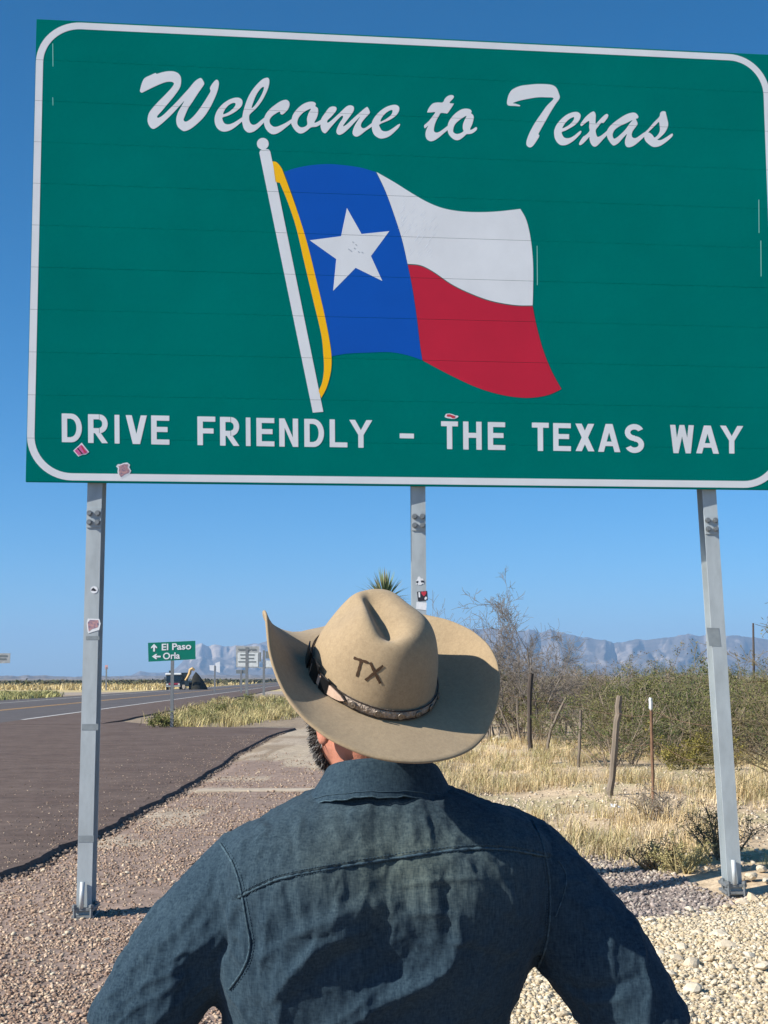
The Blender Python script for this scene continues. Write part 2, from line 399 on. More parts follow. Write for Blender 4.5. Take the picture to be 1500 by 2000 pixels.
#--MORE--
# ================================================================== WELCOME SIGN
SY = 10.8                                                # distance of its lower left corner
S_YAW = math.radians(6.92); S0 = at(50, 940.5, SY)
SD = np.array([math.cos(S_YAW), math.sin(S_YAW), 0]); SN = np.array([math.sin(S_YAW), -math.cos(S_YAW), 0]); SU = np.array([0, 0, 1.0])
def sp(px, py):                                          # pixel -> (along, up) on the sign face
    d = ray(px, py); t = ((S0-CO)@SN)/(d@SN); P = CO+d*t-S0
    return (P@SD, P[2])
def sw(V, w0=0.0):                                       # (u, v, w) -> world, w out of the face
    V = np.asarray(V, float); return S0+V[:, :1]*SD+V[:, 1:2]*SU+(V[:, 2:3]+w0)*SN
W_S = (sp(1508.5, 350)[0]+sp(1533, 880)[0])/2
H_S = (sp(67, 40)[1]+sp(1500, 107.8)[1]-sp(1500, 960.5)[1])/2
u0 = 0.0
m_green = mat('green_sheeting', (.0, .162, .136), .6, var=.07, scale=.9, spec=.0)
m_wsheet = mat('white_sheeting', (.70, .715, .725), .5, var=.05, scale=2.5, spec=.25)
m_blue = mat('blue_sheeting', (.0, .08, .42), .45, var=.04, scale=2, spec=.3)
m_red = mat('red_sheeting', (.50, .012, .035), .45, var=.06, scale=2, spec=.3)
m_gold = mat('yellow_sheeting', (.95, .50, .0), .45, spec=.3)
m_galv = mat('galvanized_steel', (.40, .44, .45), .55, metal=.15, var=.16, scale=7, spec=.4, stretch=(1, 1, .35))
m_galv2 = mat('galvanized_bolt', (.20, .215, .22), .5, metal=.3, var=.2, scale=30, spec=.4)
m_alu = mat('aluminium', (.45, .47, .48), .5, metal=.4)
sign = thing('welcome_sign', (S0[0]+W_S/2*SD[0], S0[1]+W_S/2*SD[1], 0),
             'huge green state welcome sign with a waving flag on three galvanized steel posts', 'road sign')
NP_ = 11; ph_ = H_S/NP_
seams = [ph_*i for i in range(1, NP_)]
prnd = [0, .0008, .0002, .0011, .0, .0026, .0004, .0009, .0, .0012, .0003]
for i in range(NP_):                                     # extruded planks, each with a chamfered edge
    z0, z1 = i*ph_+.0006, (i+1)*ph_-.0006; c = .0006; w = prnd[i]*.25
    prof = [(z0, -.045), (z0, w-c), (z0+c, w), (z1-c, w), (z1, w-c), (z1, -.045)]
    mb = MB(); mb.loft([[tuple(sw([(uu, v, ww)])[0]) for v, ww in prof] for uu in (0, W_S)])
    o = mb.build('panel', m_green, sign); recalc(o)
OV = .0012                                               # overlays stand clear of the proudest plank
def overlay(name, loops, m, parent, w=0.0, px=True, label=None, thick=.0006, cut=True, ends=None):
    L = [[sp(*p) for p in lp] if px else lp for lp in loops]
    V, F = fill2d(L, thick)
    bm = bmesh.new(); bv = [bm.verts.new(v) for v in V]
    for f in F:
        try: bm.faces.new([bv[i] for i in f])
        except ValueError: pass
    bmesh.ops.remove_doubles(bm, verts=bm.verts, dist=1e-6)
    lo = V[:, 1].min(); hi = V[:, 1].max()
    if cut:                                              # the sheeting is slit along every panel joint
        for s in seams:
            if lo < s < hi:
                for s2, k in ((s-.0011, 0), (s+.0011, 1)):
                    bmesh.ops.bisect_plane(bm, geom=bm.verts[:]+bm.edges[:]+bm.faces[:], plane_co=(0, s2, 0), plane_no=(0, 1, 0))
                dead = [f for f in bm.faces if s-.0011 < f.calc_center_median().y < s+.0011]
                bmesh.ops.delete(bm, geom=dead, context='FACES')
    bm.verts.ensure_lookup_table()
    V = np.array([v.co[:] for v in bm.verts]); F = [tuple(v.index for v in f.verts) for f in bm.faces]; bm.free()
    o = obj(name, sw(V, OV+w), F, m, parent); recalc(o)
    if label: o['label'] = label
    return o
# border
def rrect(a, b, c, d, r, n=14):
    out = []
    for cx, cy, a0 in ((c-r, d-r, 0), (a+r, d-r, 90), (a+r, b+r, 180), (c-r, b+r, 270)):
        for i in range(n+1):
            t = math.radians(a0+90*i/n); out.append((cx+r*math.cos(t), cy+r*math.sin(t)))
    return out
bw = .0555
overlay('border', [rrect(.003, .012, W_S-.003, H_S-.012, .345), rrect(.003+bw, .012+bw, W_S-.003-bw, H_S-.012-bw, .345-bw)[::-1]], m_wsheet, sign, px=False)
# flag
Z3 = lambda P: [(480+.426667*x_, 260+.426667*y_) for x_, y_ in P]
blue = [(175, 178), (230, 160), (300, 147), (370, 142), (430, 145), (520, 157), (595, 178), (640, 270), (680, 380), (715, 490), (740, 600), (760, 700), (780, 830), (797, 970), (808, 1040),
        (740, 1017), (660, 1003), (560, 1005), (460, 1010), (394, 1022), (384, 940), (352, 800), (316, 660), (272, 490), (226, 320)]
gold = [(122, 130), (140, 133), (160, 155), (175, 188), (230, 340), (280, 500), (320, 660), (360, 830), (385, 960), (393, 1040), (388, 1100), (370, 1165), (345, 1213), (333, 1180), (350, 1140), (358, 1080),
        (355, 1010), (345, 920), (310, 770), (270, 600), (230, 430), (190, 310), (156, 228), (136, 224)]
star = [(463, 343), (530, 462), (657, 449), (573, 563), (625, 677), (503, 617), (400, 722), (414, 577), (293, 491), (436, 472)]
whit = [(598, 178), (680, 225), (760, 275), (830, 315), (900, 343), (980, 358), (1070, 362), (1160, 358), (1257, 347), (1285, 400), (1305, 490), (1315, 600), (1315, 720), (1313, 789), (1230, 787), (1120, 767),
        (1020, 730), (940, 690), (860, 635), (800, 605), (741, 599), (716, 489), (681, 379), (641, 269)]
redp = [(742, 603), (800, 609), (860, 639), (940, 694), (1020, 734), (1120, 771), (1230, 791), (1313, 793), (1330, 880), (1360, 990), (1400, 1090), (1445, 1172), (1380, 1200), (1290, 1212), (1180, 1200), (1060, 1165),
        (930, 1105), (810, 1041), (799, 970), (782, 830), (762, 700)]
pole = [(62, 90), (66, 80), (75, 74), (103, 74), (110, 80), (113, 88), (355, 1276), (307, 1280)]
def cm_sharp(P, corners, n=5):                           # smooth outline that keeps its listed corners sharp
    P = [tuple(p) for p in P]; k = len(P); out = []
    cs = sorted(P.index(c) for c in corners)
    for a, b in zip(cs, cs[1:]+[cs[0]+k]):
        seg = [P[i % k] for i in range(a, b+1)]
        out += [tuple(p) for p in catmull(seg, n, closed=False)[:-1]]
    return out
overlay('blue_field', [Z3(cm_sharp(blue, [(175, 178), (595, 178), (808, 1040), (394, 1022)]))], m_blue, sign)
overlay('white_stripe', [Z3(cm_sharp(whit, [(598, 178), (1257, 347), (1313, 789), (741, 599)]))], m_wsheet, sign)
overlay('red_stripe', [Z3(cm_sharp(redp, [(742, 603), (1313, 793), (1445, 1172), (810, 1041)]))], m_red, sign)
overlay('halyard', [Z3(cm_sharp(gold, [(122, 130), (345, 1213), (333, 1180), (156, 228), (136, 224)]))], m_gold, sign, w=.0006)
overlay('star', [Z3(star)], m_wsheet, sign, w=.0006)
overlay('flagpole', [Z3(pole)], m_wsheet, sign, w=.0006)
overlay('finial', [Z3([(78+27*math.cos(t*math.pi/14), 49+27*math.sin(t*math.pi/14)) for t in range(28)])], m_wsheet, sign)
# scratch marks in the white stripe, their sun glints painted as brighter strips
m_scr = mat('scratch_glint', (.93, .94, .95), .35, spec=.6)
Rs = np.random.default_rng(2); sv = []; sf = []
for i in range(70):
    t_ = Rs.random()**.8; xa = 645+t_*215+Rs.normal()*12; lo = 215+(xa-620)*.55; hi = min(600, 600-(860-xa)*.05); ya = lo+20+Rs.random()*(hi-lo-50); L = 10+Rs.random()*34
    xb, yb = xa+L*.62, ya-L*.78
    if yb < lo+12 or xa < 655+(ya-250)*.22: continue
    a = np.array(sp(480+.426667*xa, 260+.426667*ya)); b = np.array(sp(480+.426667*xb, 260+.426667*yb)); n_ = np.array([-(b-a)[1], (b-a)[0]]); n_ = n_/np.linalg.norm(n_)*(.0009+.0012*Rs.random()); k = len(sv)
    sv += [(*(a-n_), 0), (*(a+n_), 0), (*(b+n_*.3), 0), (*(b-n_*.3), 0)]; sf.append((k, k+1, k+2, k+3))
o = obj('scratch_glints', sw(np.array(sv), OV+.0012), sf, m_scr, sign); o['kind'] = 'stuff'
# script lettering, traced letter by letter
def ZA(o, s): return lambda P: [(o[0]+s*a, o[1]+s*b) for a, b in P]
A_ = ZA((260, 130), .113333); B_ = ZA((410, 140), .113333); C_ = ZA((560, 180), .153333); D_ = ZA((820, 170), .0866667)
E_ = ZA((970, 150), .106667); F_ = ZA((1070, 200), .0866667); G_ = ZA((1170, 200), .106667)
glyphs = [
 (A_, [[(120,400),(165,250),(215,190),(300,150),(385,112),(405,128),(500,100),(600,82),(700,85),(780,120),(820,180),(828,260),(815,340),(780,410),(700,520),(600,640),(500,760),(420,850),(418,880),(450,880),(520,835),(620,740),(740,620),(860,490),(960,380),(1060,260),(1130,210),(1165,198),(1195,225),(1225,290),(1210,330),(1120,460),(1030,600),(950,720),(885,870),(870,920),(895,950),(950,935),(1040,860),(1130,750),(1220,620),(1300,490),(1335,425),(1324,370),(1370,290),(1420,235),(1445,228),(1470,250),(1478,310),(1455,420),(1400,560),(1320,720),(1220,870),(1100,990),(990,1075),(900,1112),(850,1105),(780,1050),(748,980),(745,890),(775,790),(830,690),(878,598),(800,680),(700,790),(600,890),(500,980),(400,1055),(345,1075),(295,1045),(255,970),(250,890),(275,800),(340,710),(440,600),(560,480),(660,370),(703,305),(690,275),(640,262),(560,270),(450,310),(320,370),(200,430),(150,452),(122,432)]]),
 (B_, [[(80,830),(95,740),(140,650),(220,560),(320,490),(420,452),(500,452),(550,485),(562,540),(540,600),(480,660),(400,715),(310,760),(220,790),(222,840),(250,890),(310,910),(390,890),(470,845),(565,785),(570,840),(470,930),(380,995),(290,1030),(210,1030),(140,990),(95,920)],
       [(232,735),(245,680),(290,610),(350,560),(410,538),(440,550),(435,590),(390,645),(320,700)]]),
 (B_, [[(548,830),(555,800),(575,690),(610,570),(660,440),(730,320),(820,210),(910,130),(980,105),(1015,120),(1025,180),(1005,280),(950,410),(880,530),(790,640),(690,735),(675,790),(685,860),(715,905),(760,918),(820,890),(945,790),(940,860),(850,960),(770,1025),(690,1052),(630,1035),(580,970)],
       [(718,625),(750,520),(800,400),(860,310),(910,265),(930,275),(920,330),(880,420),(820,520),(760,600)]]),
 (B_, [[(930,830),(965,730),(1040,640),(1140,560),(1230,505),(1310,485),(1360,515),(1372,575),(1345,650),(1290,710),(1245,740),(1215,725),(1205,690),(1130,725),(1060,780),(1028,840),(1040,900),(1090,945),(1150,950),(1230,920),(1320,875),(1420,815),(1410,875),(1300,970),(1200,1045),(1110,1080),(1040,1065),(980,1010),(940,930)]]),
 (C_, [[(58,385),(75,300),(120,230),(190,165),(260,130),(330,122),(370,145),(365,180),(395,205),(400,260),(385,320),(352,388),(390,380),(445,352),(435,405),(380,440),(310,450),(260,490),(200,525),(150,522),(100,480),(65,420)],
       [(135,400),(150,330),(200,270),(260,230),(308,214),(280,265),(258,340),(262,412),(220,445),(170,445)]]),
 (C_, [[(430,400),(440,340),(490,265),(540,200),(590,182),(630,195),(630,235),(580,300),(520,360),(517,388),(545,380),(610,325),(690,250),(760,185),(810,168),(850,185),(855,230),(820,290),(760,370),(717,433),(760,415),(830,350),(920,270),(1010,195),(1032,195),(1057,245),(1052,275),(1000,330),(955,390),(945,435),(970,460),(1010,450),(1100,385),(1095,430),(1010,490),(940,545),(890,568),(850,550),(838,510),(860,440),(900,370),(933,314),(870,380),(790,465),(720,525),(670,545),(638,525),(635,480),(670,400),(715,330),(712,303),(690,310),(630,370),(560,450),(510,510),(485,525),(455,505),(435,460)]]),
 (C_, [[(1083,410),(1100,350),(1160,270),(1240,205),(1320,170),(1390,163),(1430,190),(1430,240),(1390,300),(1310,355),(1185,410),(1188,450),(1215,490),(1270,500),(1330,475),(1434,405),(1434,440),(1380,500),(1310,560),(1240,588),(1180,588),(1120,550),(1090,490)],
       [(1195,375),(1215,320),(1270,260),(1330,228),(1348,240),(1330,290),(1270,340)]]),
 (D_, [[(175,575),(168,555),(195,490),(250,410),(310,365),(400,349),(515,347),(560,270),(620,210),(690,183),(750,190),(768,225),(740,270),(668,357),(762,375),(755,400),(690,500),(620,595),(580,595),(475,587),(430,650),(370,760),(330,870),(315,970),(330,1010),(375,1028),(440,1010),(530,950),(645,868),(630,960),(520,1060),(400,1160),(300,1215),(230,1222),(160,1180),(130,1110),(130,1020),(160,930),(188,872),(112,932),(96,880),(110,850),(200,770),(280,670),(345,572),(260,572)]]),
 (D_, [[(623,900),(650,790),(720,680),(820,580),(940,505),(1050,488),(1140,510),(1168,560),(1152,590),(1205,640),(1210,720),(1180,840),(1132,945),(1150,965),(1200,945),(1270,902),(1287,955),(1200,1035),(1110,1062),(1050,1065),(980,1130),(890,1190),(820,1200),(740,1165),(660,1080),(625,980)],
       [(750,1000),(765,900),(810,820),(900,740),(990,680),(1052,652),(1010,740),(970,850),(970,950),(985,995),(920,1040),(840,1060),(780,1040)]]),
 (E_, [[(190,490),(195,420),(220,330),(270,250),(350,200),(450,165),(580,148),(720,135),(880,135),(1000,148),(1070,180),(1110,230),(1140,310),(1155,360),(1145,410),(1080,500),(980,660),(890,820),(800,980),(765,1050),(782,1085),(720,1190),(660,1270),(610,1295),(560,1270),(542,1220),(560,1130),(620,990),(710,830),(820,670),(920,530),(1043,396),(900,378),(750,378),(600,400),(450,430),(350,460),(298,484),(350,495),(425,522),(420,541),(330,535),(220,528)]]),
 (F_, [[(140,690),(150,610),(200,500),(290,390),(400,295),(520,235),(630,215),(700,235),(738,290),(725,370),(680,440),(600,520),(500,580),(400,635),(315,670),(325,730),(360,785),(420,808),(500,800),(600,745),(733,642),(747,690),(660,790),(560,880),(450,945),(360,970),(270,955),(200,890),(155,800)],
       [(330,585),(350,530),(400,455),(480,380),(560,338),(590,340),(585,385),(540,450),(450,530)]]),
 (F_, [[(735,490),(780,420),(850,330),(940,250),(1020,205),(1060,230),(1078,290),(1075,380),(1080,480),(1160,400),(1250,310),(1320,262),(1360,285),(1350,340),(1300,410),(1250,465),(1200,464),(1140,540),(1080,620),(1085,700),(1110,770),(1150,775),(1220,735),(1350,635),(1345,720),(1240,840),(1150,940),(1080,995),(1020,990),(970,930),(940,840),(933,782),(870,850),(790,930),(730,965),(702,940),(730,870),(790,780),(820,760),(880,715),(940,640),(930,560),(935,480),(928,422),(880,440),(820,490),(755,535)]]),
 (G_, [[(142,540),(180,460),(260,380),(380,290),(510,215),(620,187),(680,205),(720,260),(707,293),(674,305),(705,385),(680,440),(620,520),(598,580),(605,630),(640,655),(700,640),(840,545),(835,615),(730,720),(640,790),(560,822),(500,810),(475,750),(480,680),(508,582),(440,650),(360,740),(290,785),(250,785),(200,730),(150,640)],
       [(250,620),(255,560),(300,490),(390,430),(500,380),(608,327),(560,390),(480,500),(400,580),(330,640),(275,665)]]),
 (G_, [[(822,590),(832,555),(900,490),(1000,370),(1103,264),(1120,195),(1160,163),(1215,170),(1225,210),(1245,290),(1265,390),(1250,470),(1200,560),(1110,650),(1067,685),(1130,690),(1220,645),(1335,572),(1345,615),(1260,700),(1150,780),(1060,815),(980,812),(900,760),(840,690)],
       [(903,548),(980,470),(1050,400),(1095,360),(1110,440),(1112,520),(1080,590),(1015,645),(980,600),(930,560)]]),
]
for k, (f, loops) in enumerate(glyphs):
    overlay('script_letter', [f([tuple(p) for p in catmull(lp, 4)]) for lp in loops], m_wsheet, sign, w=.0002*(k % 3))
# plain capitals
SW = .19
def bar(a, b, w=SW, cap=None):
    a = np.array(a, float); b = np.array(b, float); d = b-a; n = np.array([-d[1], d[0]])/np.hypot(*d)*w/2
    return [tuple(a+n), tuple(a-n), tuple(b-n), tuple(b+n)]
def hb(x0, x1, yc, w=SW*.93): return [(x0, yc-w/2), (x1, yc-w/2), (x1, yc+w/2), (x0, yc+w/2)]
def vb(xc, y0=0, y1=1, w=SW): return [(xc-w/2, y0), (xc+w/2, y0), (xc+w/2, y1), (xc-w/2, y1)]
def slant(x0, x1, y0, y1, w): return [(x0-w/2, y0), (x0+w/2, y0), (x1+w/2, y1), (x1-w/2, y1)]
def arcs(cx, cy, rx, ry, a0, a1, w=SW, n=14):
    o = [(cx+rx*math.cos(math.radians(a0+(a1-a0)*i/n)), cy+ry*math.sin(math.radians(a0+(a1-a0)*i/n))) for i in range(n+1)]
    q = [(cx+(rx-w)*math.cos(math.radians(a0+(a1-a0)*i/n)), cy+(ry-w)*math.sin(math.radians(a0+(a1-a0)*i/n))) for i in range(n+1)]
    return o+q[::-1]
h_ = SW/2; q_ = SW*.93/2
def glyph(ch, W):
    if ch == 'D': return [vb(h_), hb(SW, W-.36, 1-q_), hb(SW, W-.36, q_), arcs(W-.37, .5, .37, .5, -90, 90)]
    if ch == 'R': return [vb(h_), hb(SW, W-.3, 1-q_), hb(SW, W-.3, .43), arcs(W-.285, .672, .285, .328, -90, 90), slant(W-.1, W*.5, 0, .345, SW*1.1)]
    if ch == 'I': return [vb(W/2, w=W)]
    if ch == 'V': return [slant(W/2-.02, .11, 0, 1, SW*1.12), slant(W/2+.02, W-.11, 0, 1, SW*1.12)]
    if ch == 'E': return [vb(h_), hb(SW, W, 1-q_), hb(SW, W, q_), hb(SW, W*.9, .52)]
    if ch == 'F': return [vb(h_), hb(SW, W, 1-q_), hb(SW, W*.9, .5)]
    if ch == 'N': return [vb(h_), vb(W-h_), [(SW, 1), (SW, .67), (W-SW, 0), (W-SW, .33)]]
    if ch == 'L': return [vb(h_), hb(SW, W, q_)]
    if ch == 'Y': return [vb(W/2, 0, .46), [(W/2-h_, .46), (W/2+h_, .46), (.215, 1), (0, 1)], [(W/2-h_, .46), (W/2+h_, .46), (W, 1), (W-.215, 1)]]
    if ch == '-': return [[(0, .36), (W, .36), (W, .53), (0, .53)]]
    if ch == 'T': return [hb(0, W, 1-q_), vb(W/2, 0, 1-2*q_)]
    if ch == 'H': return [vb(h_), vb(W-h_), hb(SW, W-SW, .51)]
    if ch == 'X': return [slant(.11, W-.11, 0, 1, SW*1.2), slant(W-.11, .11, 0, 1, SW*1.2)]
    if ch == 'A': return [slant(.1, W/2-.02, 0, 1, SW*1.08), slant(W-.1, W/2+.02, 0, 1, SW*1.08), hb(W*.26, W*.74, .29, .16)]
    if ch == 'S':
        r = .285; ry = .293; cx = W/2
        return [arcs(cx, 1-ry, W/2, ry, 25, 275, SW), arcs(cx, ry, W/2, ry, 95, -155, SW)]
    if ch == 'W': return [slant(W*.25, .1, 0, 1, SW*.98), slant(W*.25, W*.5, 0, 1, SW*.9), slant(W*.75, W*.5, 0, 1, SW*.9), slant(W*.75, W-.1, 0, 1, SW*.98)]
caps = [(c, 40+.48*a, 40+.48*b, 780+.48*t, 780+.48*bt) for c, a, b, t, bt in
        [('D',168,250,58,175),('R',275,355,61,178),('I',383,403,63,180),('V',428,515,65,182),('E',532,606,66,184),('F',720,793,70,187),('R',812,890,72,189),('I',917,936,74,190),
         ('E',960,1033,76,191),('N',1053,1130,78,193),('D',1155,1235,80,194),('L',1258,1330,82,195),('Y',1338,1432,84,197)]]
caps += [(c, 740+.50667*a, 740+.50667*b, 780+.50667*t, 780+.50667*bt) for c, a, b, t, bt in
         [('-',80,135,80,190),('T',240,305,85,192),('H',325,396,86,194),('E',420,487,88,195),('T',590,655,90,199),('E',672,740,92,199),('X',758,830,94,200),('A',845,930,95,203),('S',948,1022,95,207),
          ('W',1122,1215,99,208),('A',1223,1310,101,209),('Y',1315,1405,102,209)]]
for ch, xl, xr, yt, yb in caps:
    hpx = yb-yt; W = (xr-xl)/hpx; lean = .012*hpx
    for k, poly in enumerate(glyph(ch, W)):
        q = [(xl+hpx*a+lean*(.5-b)*.6, yb-hpx*b+(a-W/2)*hpx*.02) for a, b in poly]
        if k == 0: V0 = []; F0 = []
        V, F = fill2d([[sp(*p) for p in q]], .0006); V = np.array(V); V[:, 2] += .00012*k
        n0 = len(V0); V0 += [tuple(v) for v in V]; F0 += [tuple(i+n0 for i in f) for f in F]
    o = obj('capital_letter', sw(np.array(V0), OV), F0, m_wsheet, sign); recalc(o)
# stickers on the face
m_pink = mat('pink_sticker', (.62, .16, .34), .5, col2=(.50, .06, .22), scale=60)
m_stk = mat('faded_sticker', (.55, .30, .28), .5, col2=(.16, .14, .22), scale=55)
m_pale = mat('pale_sticker', (.72, .73, .74), .5, var=.1, scale=30)
m_dark = mat('dark_print', (.03, .03, .04), .5)
m_redp = mat('red_print', (.50, .04, .06), .5)
ZS = ZA((130, 850), .0933333)
def sticker(name, base_, prints, label):
    o = overlay(name, [base_[0]], base_[1], sign, w=.001, cut=False, label=label)
    for i, (lp, m, nm) in enumerate(prints): overlay(nm, [lp], m, o, w=.0024+.0003*i, cut=False)
    return o
sticker('sticker', (ZS([(140,325),(318,158),(475,355),(400,405),(330,412),(248,448)]), m_pale),
        [(ZS([(165,325),(312,195),(445,355),(395,385),(320,395),(250,425)]), m_pink, 'print'), (ZS([(215,275),(245,268),(350,395),(318,400)]), m_dark, 'mark'), (ZS([(300,235),(325,225),(410,360),(380,372)]), m_redp, 'mark')], 'crumpled pink square sticker')
sticker('sticker', (ZS([(1035,655),(1075,605),(1130,610),(1190,585),(1270,570),(1330,620),(1310,670),(1352,745),(1320,815),(1250,850),(1140,910),(1085,860),(1065,760),(1075,695)]), m_pale),
        [(ZS([(1085,650),(1200,605),(1290,610),(1275,670),(1320,745),(1300,790),(1220,820),(1140,880),(1105,830),(1095,740),(1105,690)]), m_stk, 'print')], 'shield shaped sticker with a white rim')
ZS2 = ZA((840, 790), .0533333)
sticker('sticker', (ZS2([(530,440),(580,345),(700,330),(830,360),(920,405),(1000,405),(1040,440),(990,490),(900,530),(780,525),(640,505),(560,480)]), m_pale),
        [(ZS2([(600,430),(620,365),(720,360),(800,390),(930,440),(900,505),(800,500),(740,450),(650,450)]), m_redp, 'print')], 'small torn red sticker')
# sun glints on short vertical seams, painted as pale strips
m_glint = mat('painted_glint', (.25, .55, .46), .4)
for x_, a_, b_ in ((1049, 480, 557), (1482, 390, 455), (1486, 470, 540), (103, 25+60, 130), (103, 190, 206)):
    overlay('seam_glint', [[(x_-.7, a_), (x_+.7, a_), (x_+1.2, b_), (x_-.2, b_)]], m_glint, sign, w=-.001, cut=False)
# shot marks on the star
for x_, y_ in ((689, 473), (695, 478), (692, 485), (681, 487), (700, 492), (707, 493), (685, 490)):
    overlay('pock', [[(x_+1.1*math.cos(t), y_+1.1*math.sin(t)) for t in np.linspace(0, 6.28, 7)[:-1]]], m_alu, sign, w=.003, cut=False)

# posts: rolled H sections with a bolted fuse plate above and a slip base below
def post(bx, by, tx, ty, bdy, label, stickers=()):
    PY = math.radians(1.0); pd = np.array([math.cos(PY), math.sin(PY), 0]); pn = np.array([math.sin(PY), -math.cos(PY), 0])
    top_uv = sp(tx, ty); T = S0+top_uv[0]*SD+top_uv[1]*SU-SN*(.055)
    B = at(bx, by, T[1]+bdy); B[1] = T[1]+bdy*.2; gz0 = B[2]
    ax = (T-B); Lh = np.linalg.norm(ax); ax = ax/Lh
    p = bpy.data.objects.new('post', None); COL.objects.link(p); p.parent = sign; p.location = Vector(B)-sign.location; p['label'] = label; p.empty_display_size = .2
    w, d, tf, tw = .112, .19, .011, .008
    def pt(a, b, s): return B+pd*a-pn*b+ax*s          # b = back from the front face
    sec = [(-w/2, 0), (w/2, 0), (w/2, tf), (tw/2, tf), (tw/2, d-tf), (w/2, d-tf), (w/2, d), (-w/2, d), (-w/2, d-tf), (-tw/2, d-tf), (-tw/2, tf), (-w/2, tf)]
    mb = MB(); mb.loft([[pt(a, b, s) for a, b in sec] for s in (.02, Lh+2.4)]); recalc(mb.build('beam', m_galv, p))
    # fuse plates with four bolts, on the front flange
    mb = MB(); s0 = Lh-.26; R3 = np.stack([pd, -pn, ax], 1)
    mb.box(pt(0, -.0055, s0), (w*.98, .009, .15), R3); recalc(mb.build('fuse_plate', m_galv, p))
    for a in (-.031, .031):
        for s in (-.035, .035):
            mb = MB(); c0 = pt(a, -.010, s0+s); mb.tube([c0, c0+pn*.010], .023, 10); mb.tube([c0+pn*.010, c0+pn*.026], .0165, 6); recalc(mb.build('bolt', m_galv2, p))
    # slip base
    for zz, th in ((.0, .022), (.055, .024)):
        mb = MB(); mb.box(pt(0, d/2-.01, zz+th/2), (.165, .25, th), R3); bevel(recalc(mb.build('base_plate', m_galv2, p)), .003)
    mb = MB(); mb.box(pt(0, d/2, .04), (.10, .13, .05), R3); mb.box(pt(0, d/2, -.10), (.11, .16, .2), R3); recalc(mb.build('stub', m_galv2, p))
    for a in (-.062, .062):
        for b in (-.005, d-.01):
            mb = MB(); c0 = pt(a, b-.03, -.012); mb.tube([c0, c0+ax*.115], .011, 8); mb.tube([pt(a, b-.03, .079), pt(a, b-.03, .098)], .02, 6); recalc(mb.build('bolt', m_galv2, p))
    mb = MB(); mb.tube([pt(-.012, -.035, .075), pt(-.008, -.03, .265)], .018, 12); recalc(mb.build('locating_rod', mat('bright_steel', (.55, .58, .58), .45, metal=.2, spec=.4), p, True))
    def face(px_, py_):
        d_ = ray(px_, py_); t = ((B-CO)@pn)/(d_@pn)
        for _ in range(3):
            P = CO+d_*t; s = (P-B)@ax; t = ((B+ax*s-CO)@pn)/(d_@pn)
        P = CO+d_*t; return ((P-B)@pd, (P-B)@ax)
    for lp, m, nm, lay in stickers:
        L = [face(*q) for q in lp]; V, F = fill2d([L], .0008)
        W_ = np.array([pt(a, -.0012-lay*.0009-c, s) for a, s, c in V]); o = obj(nm, W_, F, m, p); recalc(o)
    # worn darker patches of the zinc
    return p
circ = lambda cx, cy, r, n=18: [(cx+r*math.cos(2*math.pi*i/n), cy+r*math.sin(2*math.pi*i/n)) for i in range(n)]
m_zdark = mat('weathered_zinc', (.24, .27, .28), .6, metal=.1, var=.2, scale=9)
ZP = ZA((130, 930), .18); ZM = ZA((790, 1110), .05)
post(163, 1793, 184, 944, 0, 'left galvanized post with two round and shield stickers',
     [(ZP([(187,1735),(330,1735),(335,1775),(187,1775)]), m_zdark, 'weathered_patch', 0),
      (circ(179, 1152, 7.2), m_pale, 'sticker', 1), (ZP([(235,1240),(262,1210),(300,1238),(280,1248)]), m_dark, 'mark', 2),
      (ZP([(205,1690),(195,1600),(205,1545),(330,1550),(345,1600),(330,1670),(262,1690),(215,1705)]), m_pale, 'sticker', 1), (ZP([(212,1650),(205,1590),(230,1560),(320,1562),(325,1610),(315,1640),(250,1660),(218,1685)]), m_stk, 'print', 2),
      ([(157, 1414), (189, 1414), (189, 1426), (157, 1426)], m_zdark, 'weathered_patch', 0), ([(152, 1632), (182, 1632), (182, 1645), (152, 1645)], m_zdark, 'weathered_patch', 0)])
post(823, 1770, 819, 952, 0, 'middle galvanized post with several stickers, partly behind the hat',
     [(ZM([(430,480),(500,420),(505,350),(560,310),(610,350),(625,395),(700,400),(750,480),(690,470),(620,480),(640,560),(760,570),(750,600),(680,600),(650,650),(530,650),(500,610),(430,640),(440,590),(510,575),(540,490)]), m_pale, 'sticker', 1),
      (ZM([(450,520),(530,500),(520,570),(470,590)]), m_dark, 'mark', 2), (ZM([(640,480),(740,490),(765,550),(660,550)]), m_dark, 'mark', 2),
      (ZM([(478,915),(880,880),(905,1250),(520,1285)]), m_dark, 'sticker', 1), (ZM([(530,935),(595,928),(605,1130),(545,1140)]), m_pale, 'print', 2),
      (ZM([(640,965),(660,905),(705,900),(745,935),(785,895),(835,905),(845,965),(800,1040),(750,1095),(690,1040)]), m_redp, 'heart_print', 2), (ZM([(770,1160),(830,1100),(875,1150),(840,1220),(780,1235)]), m_pale, 'print', 2),
      (ZM([(460,1310),(860,1345),(840,1640),(440,1590)]), m_pale, 'sticker', 1)])
post(1437, 1746, 1390, 961, 0, 'right galvanized post without stickers',
     [([(1397, 1226), (1421, 1226), (1424, 1262), (1401, 1262)], m_zdark, 'weathered_patch', 0)])
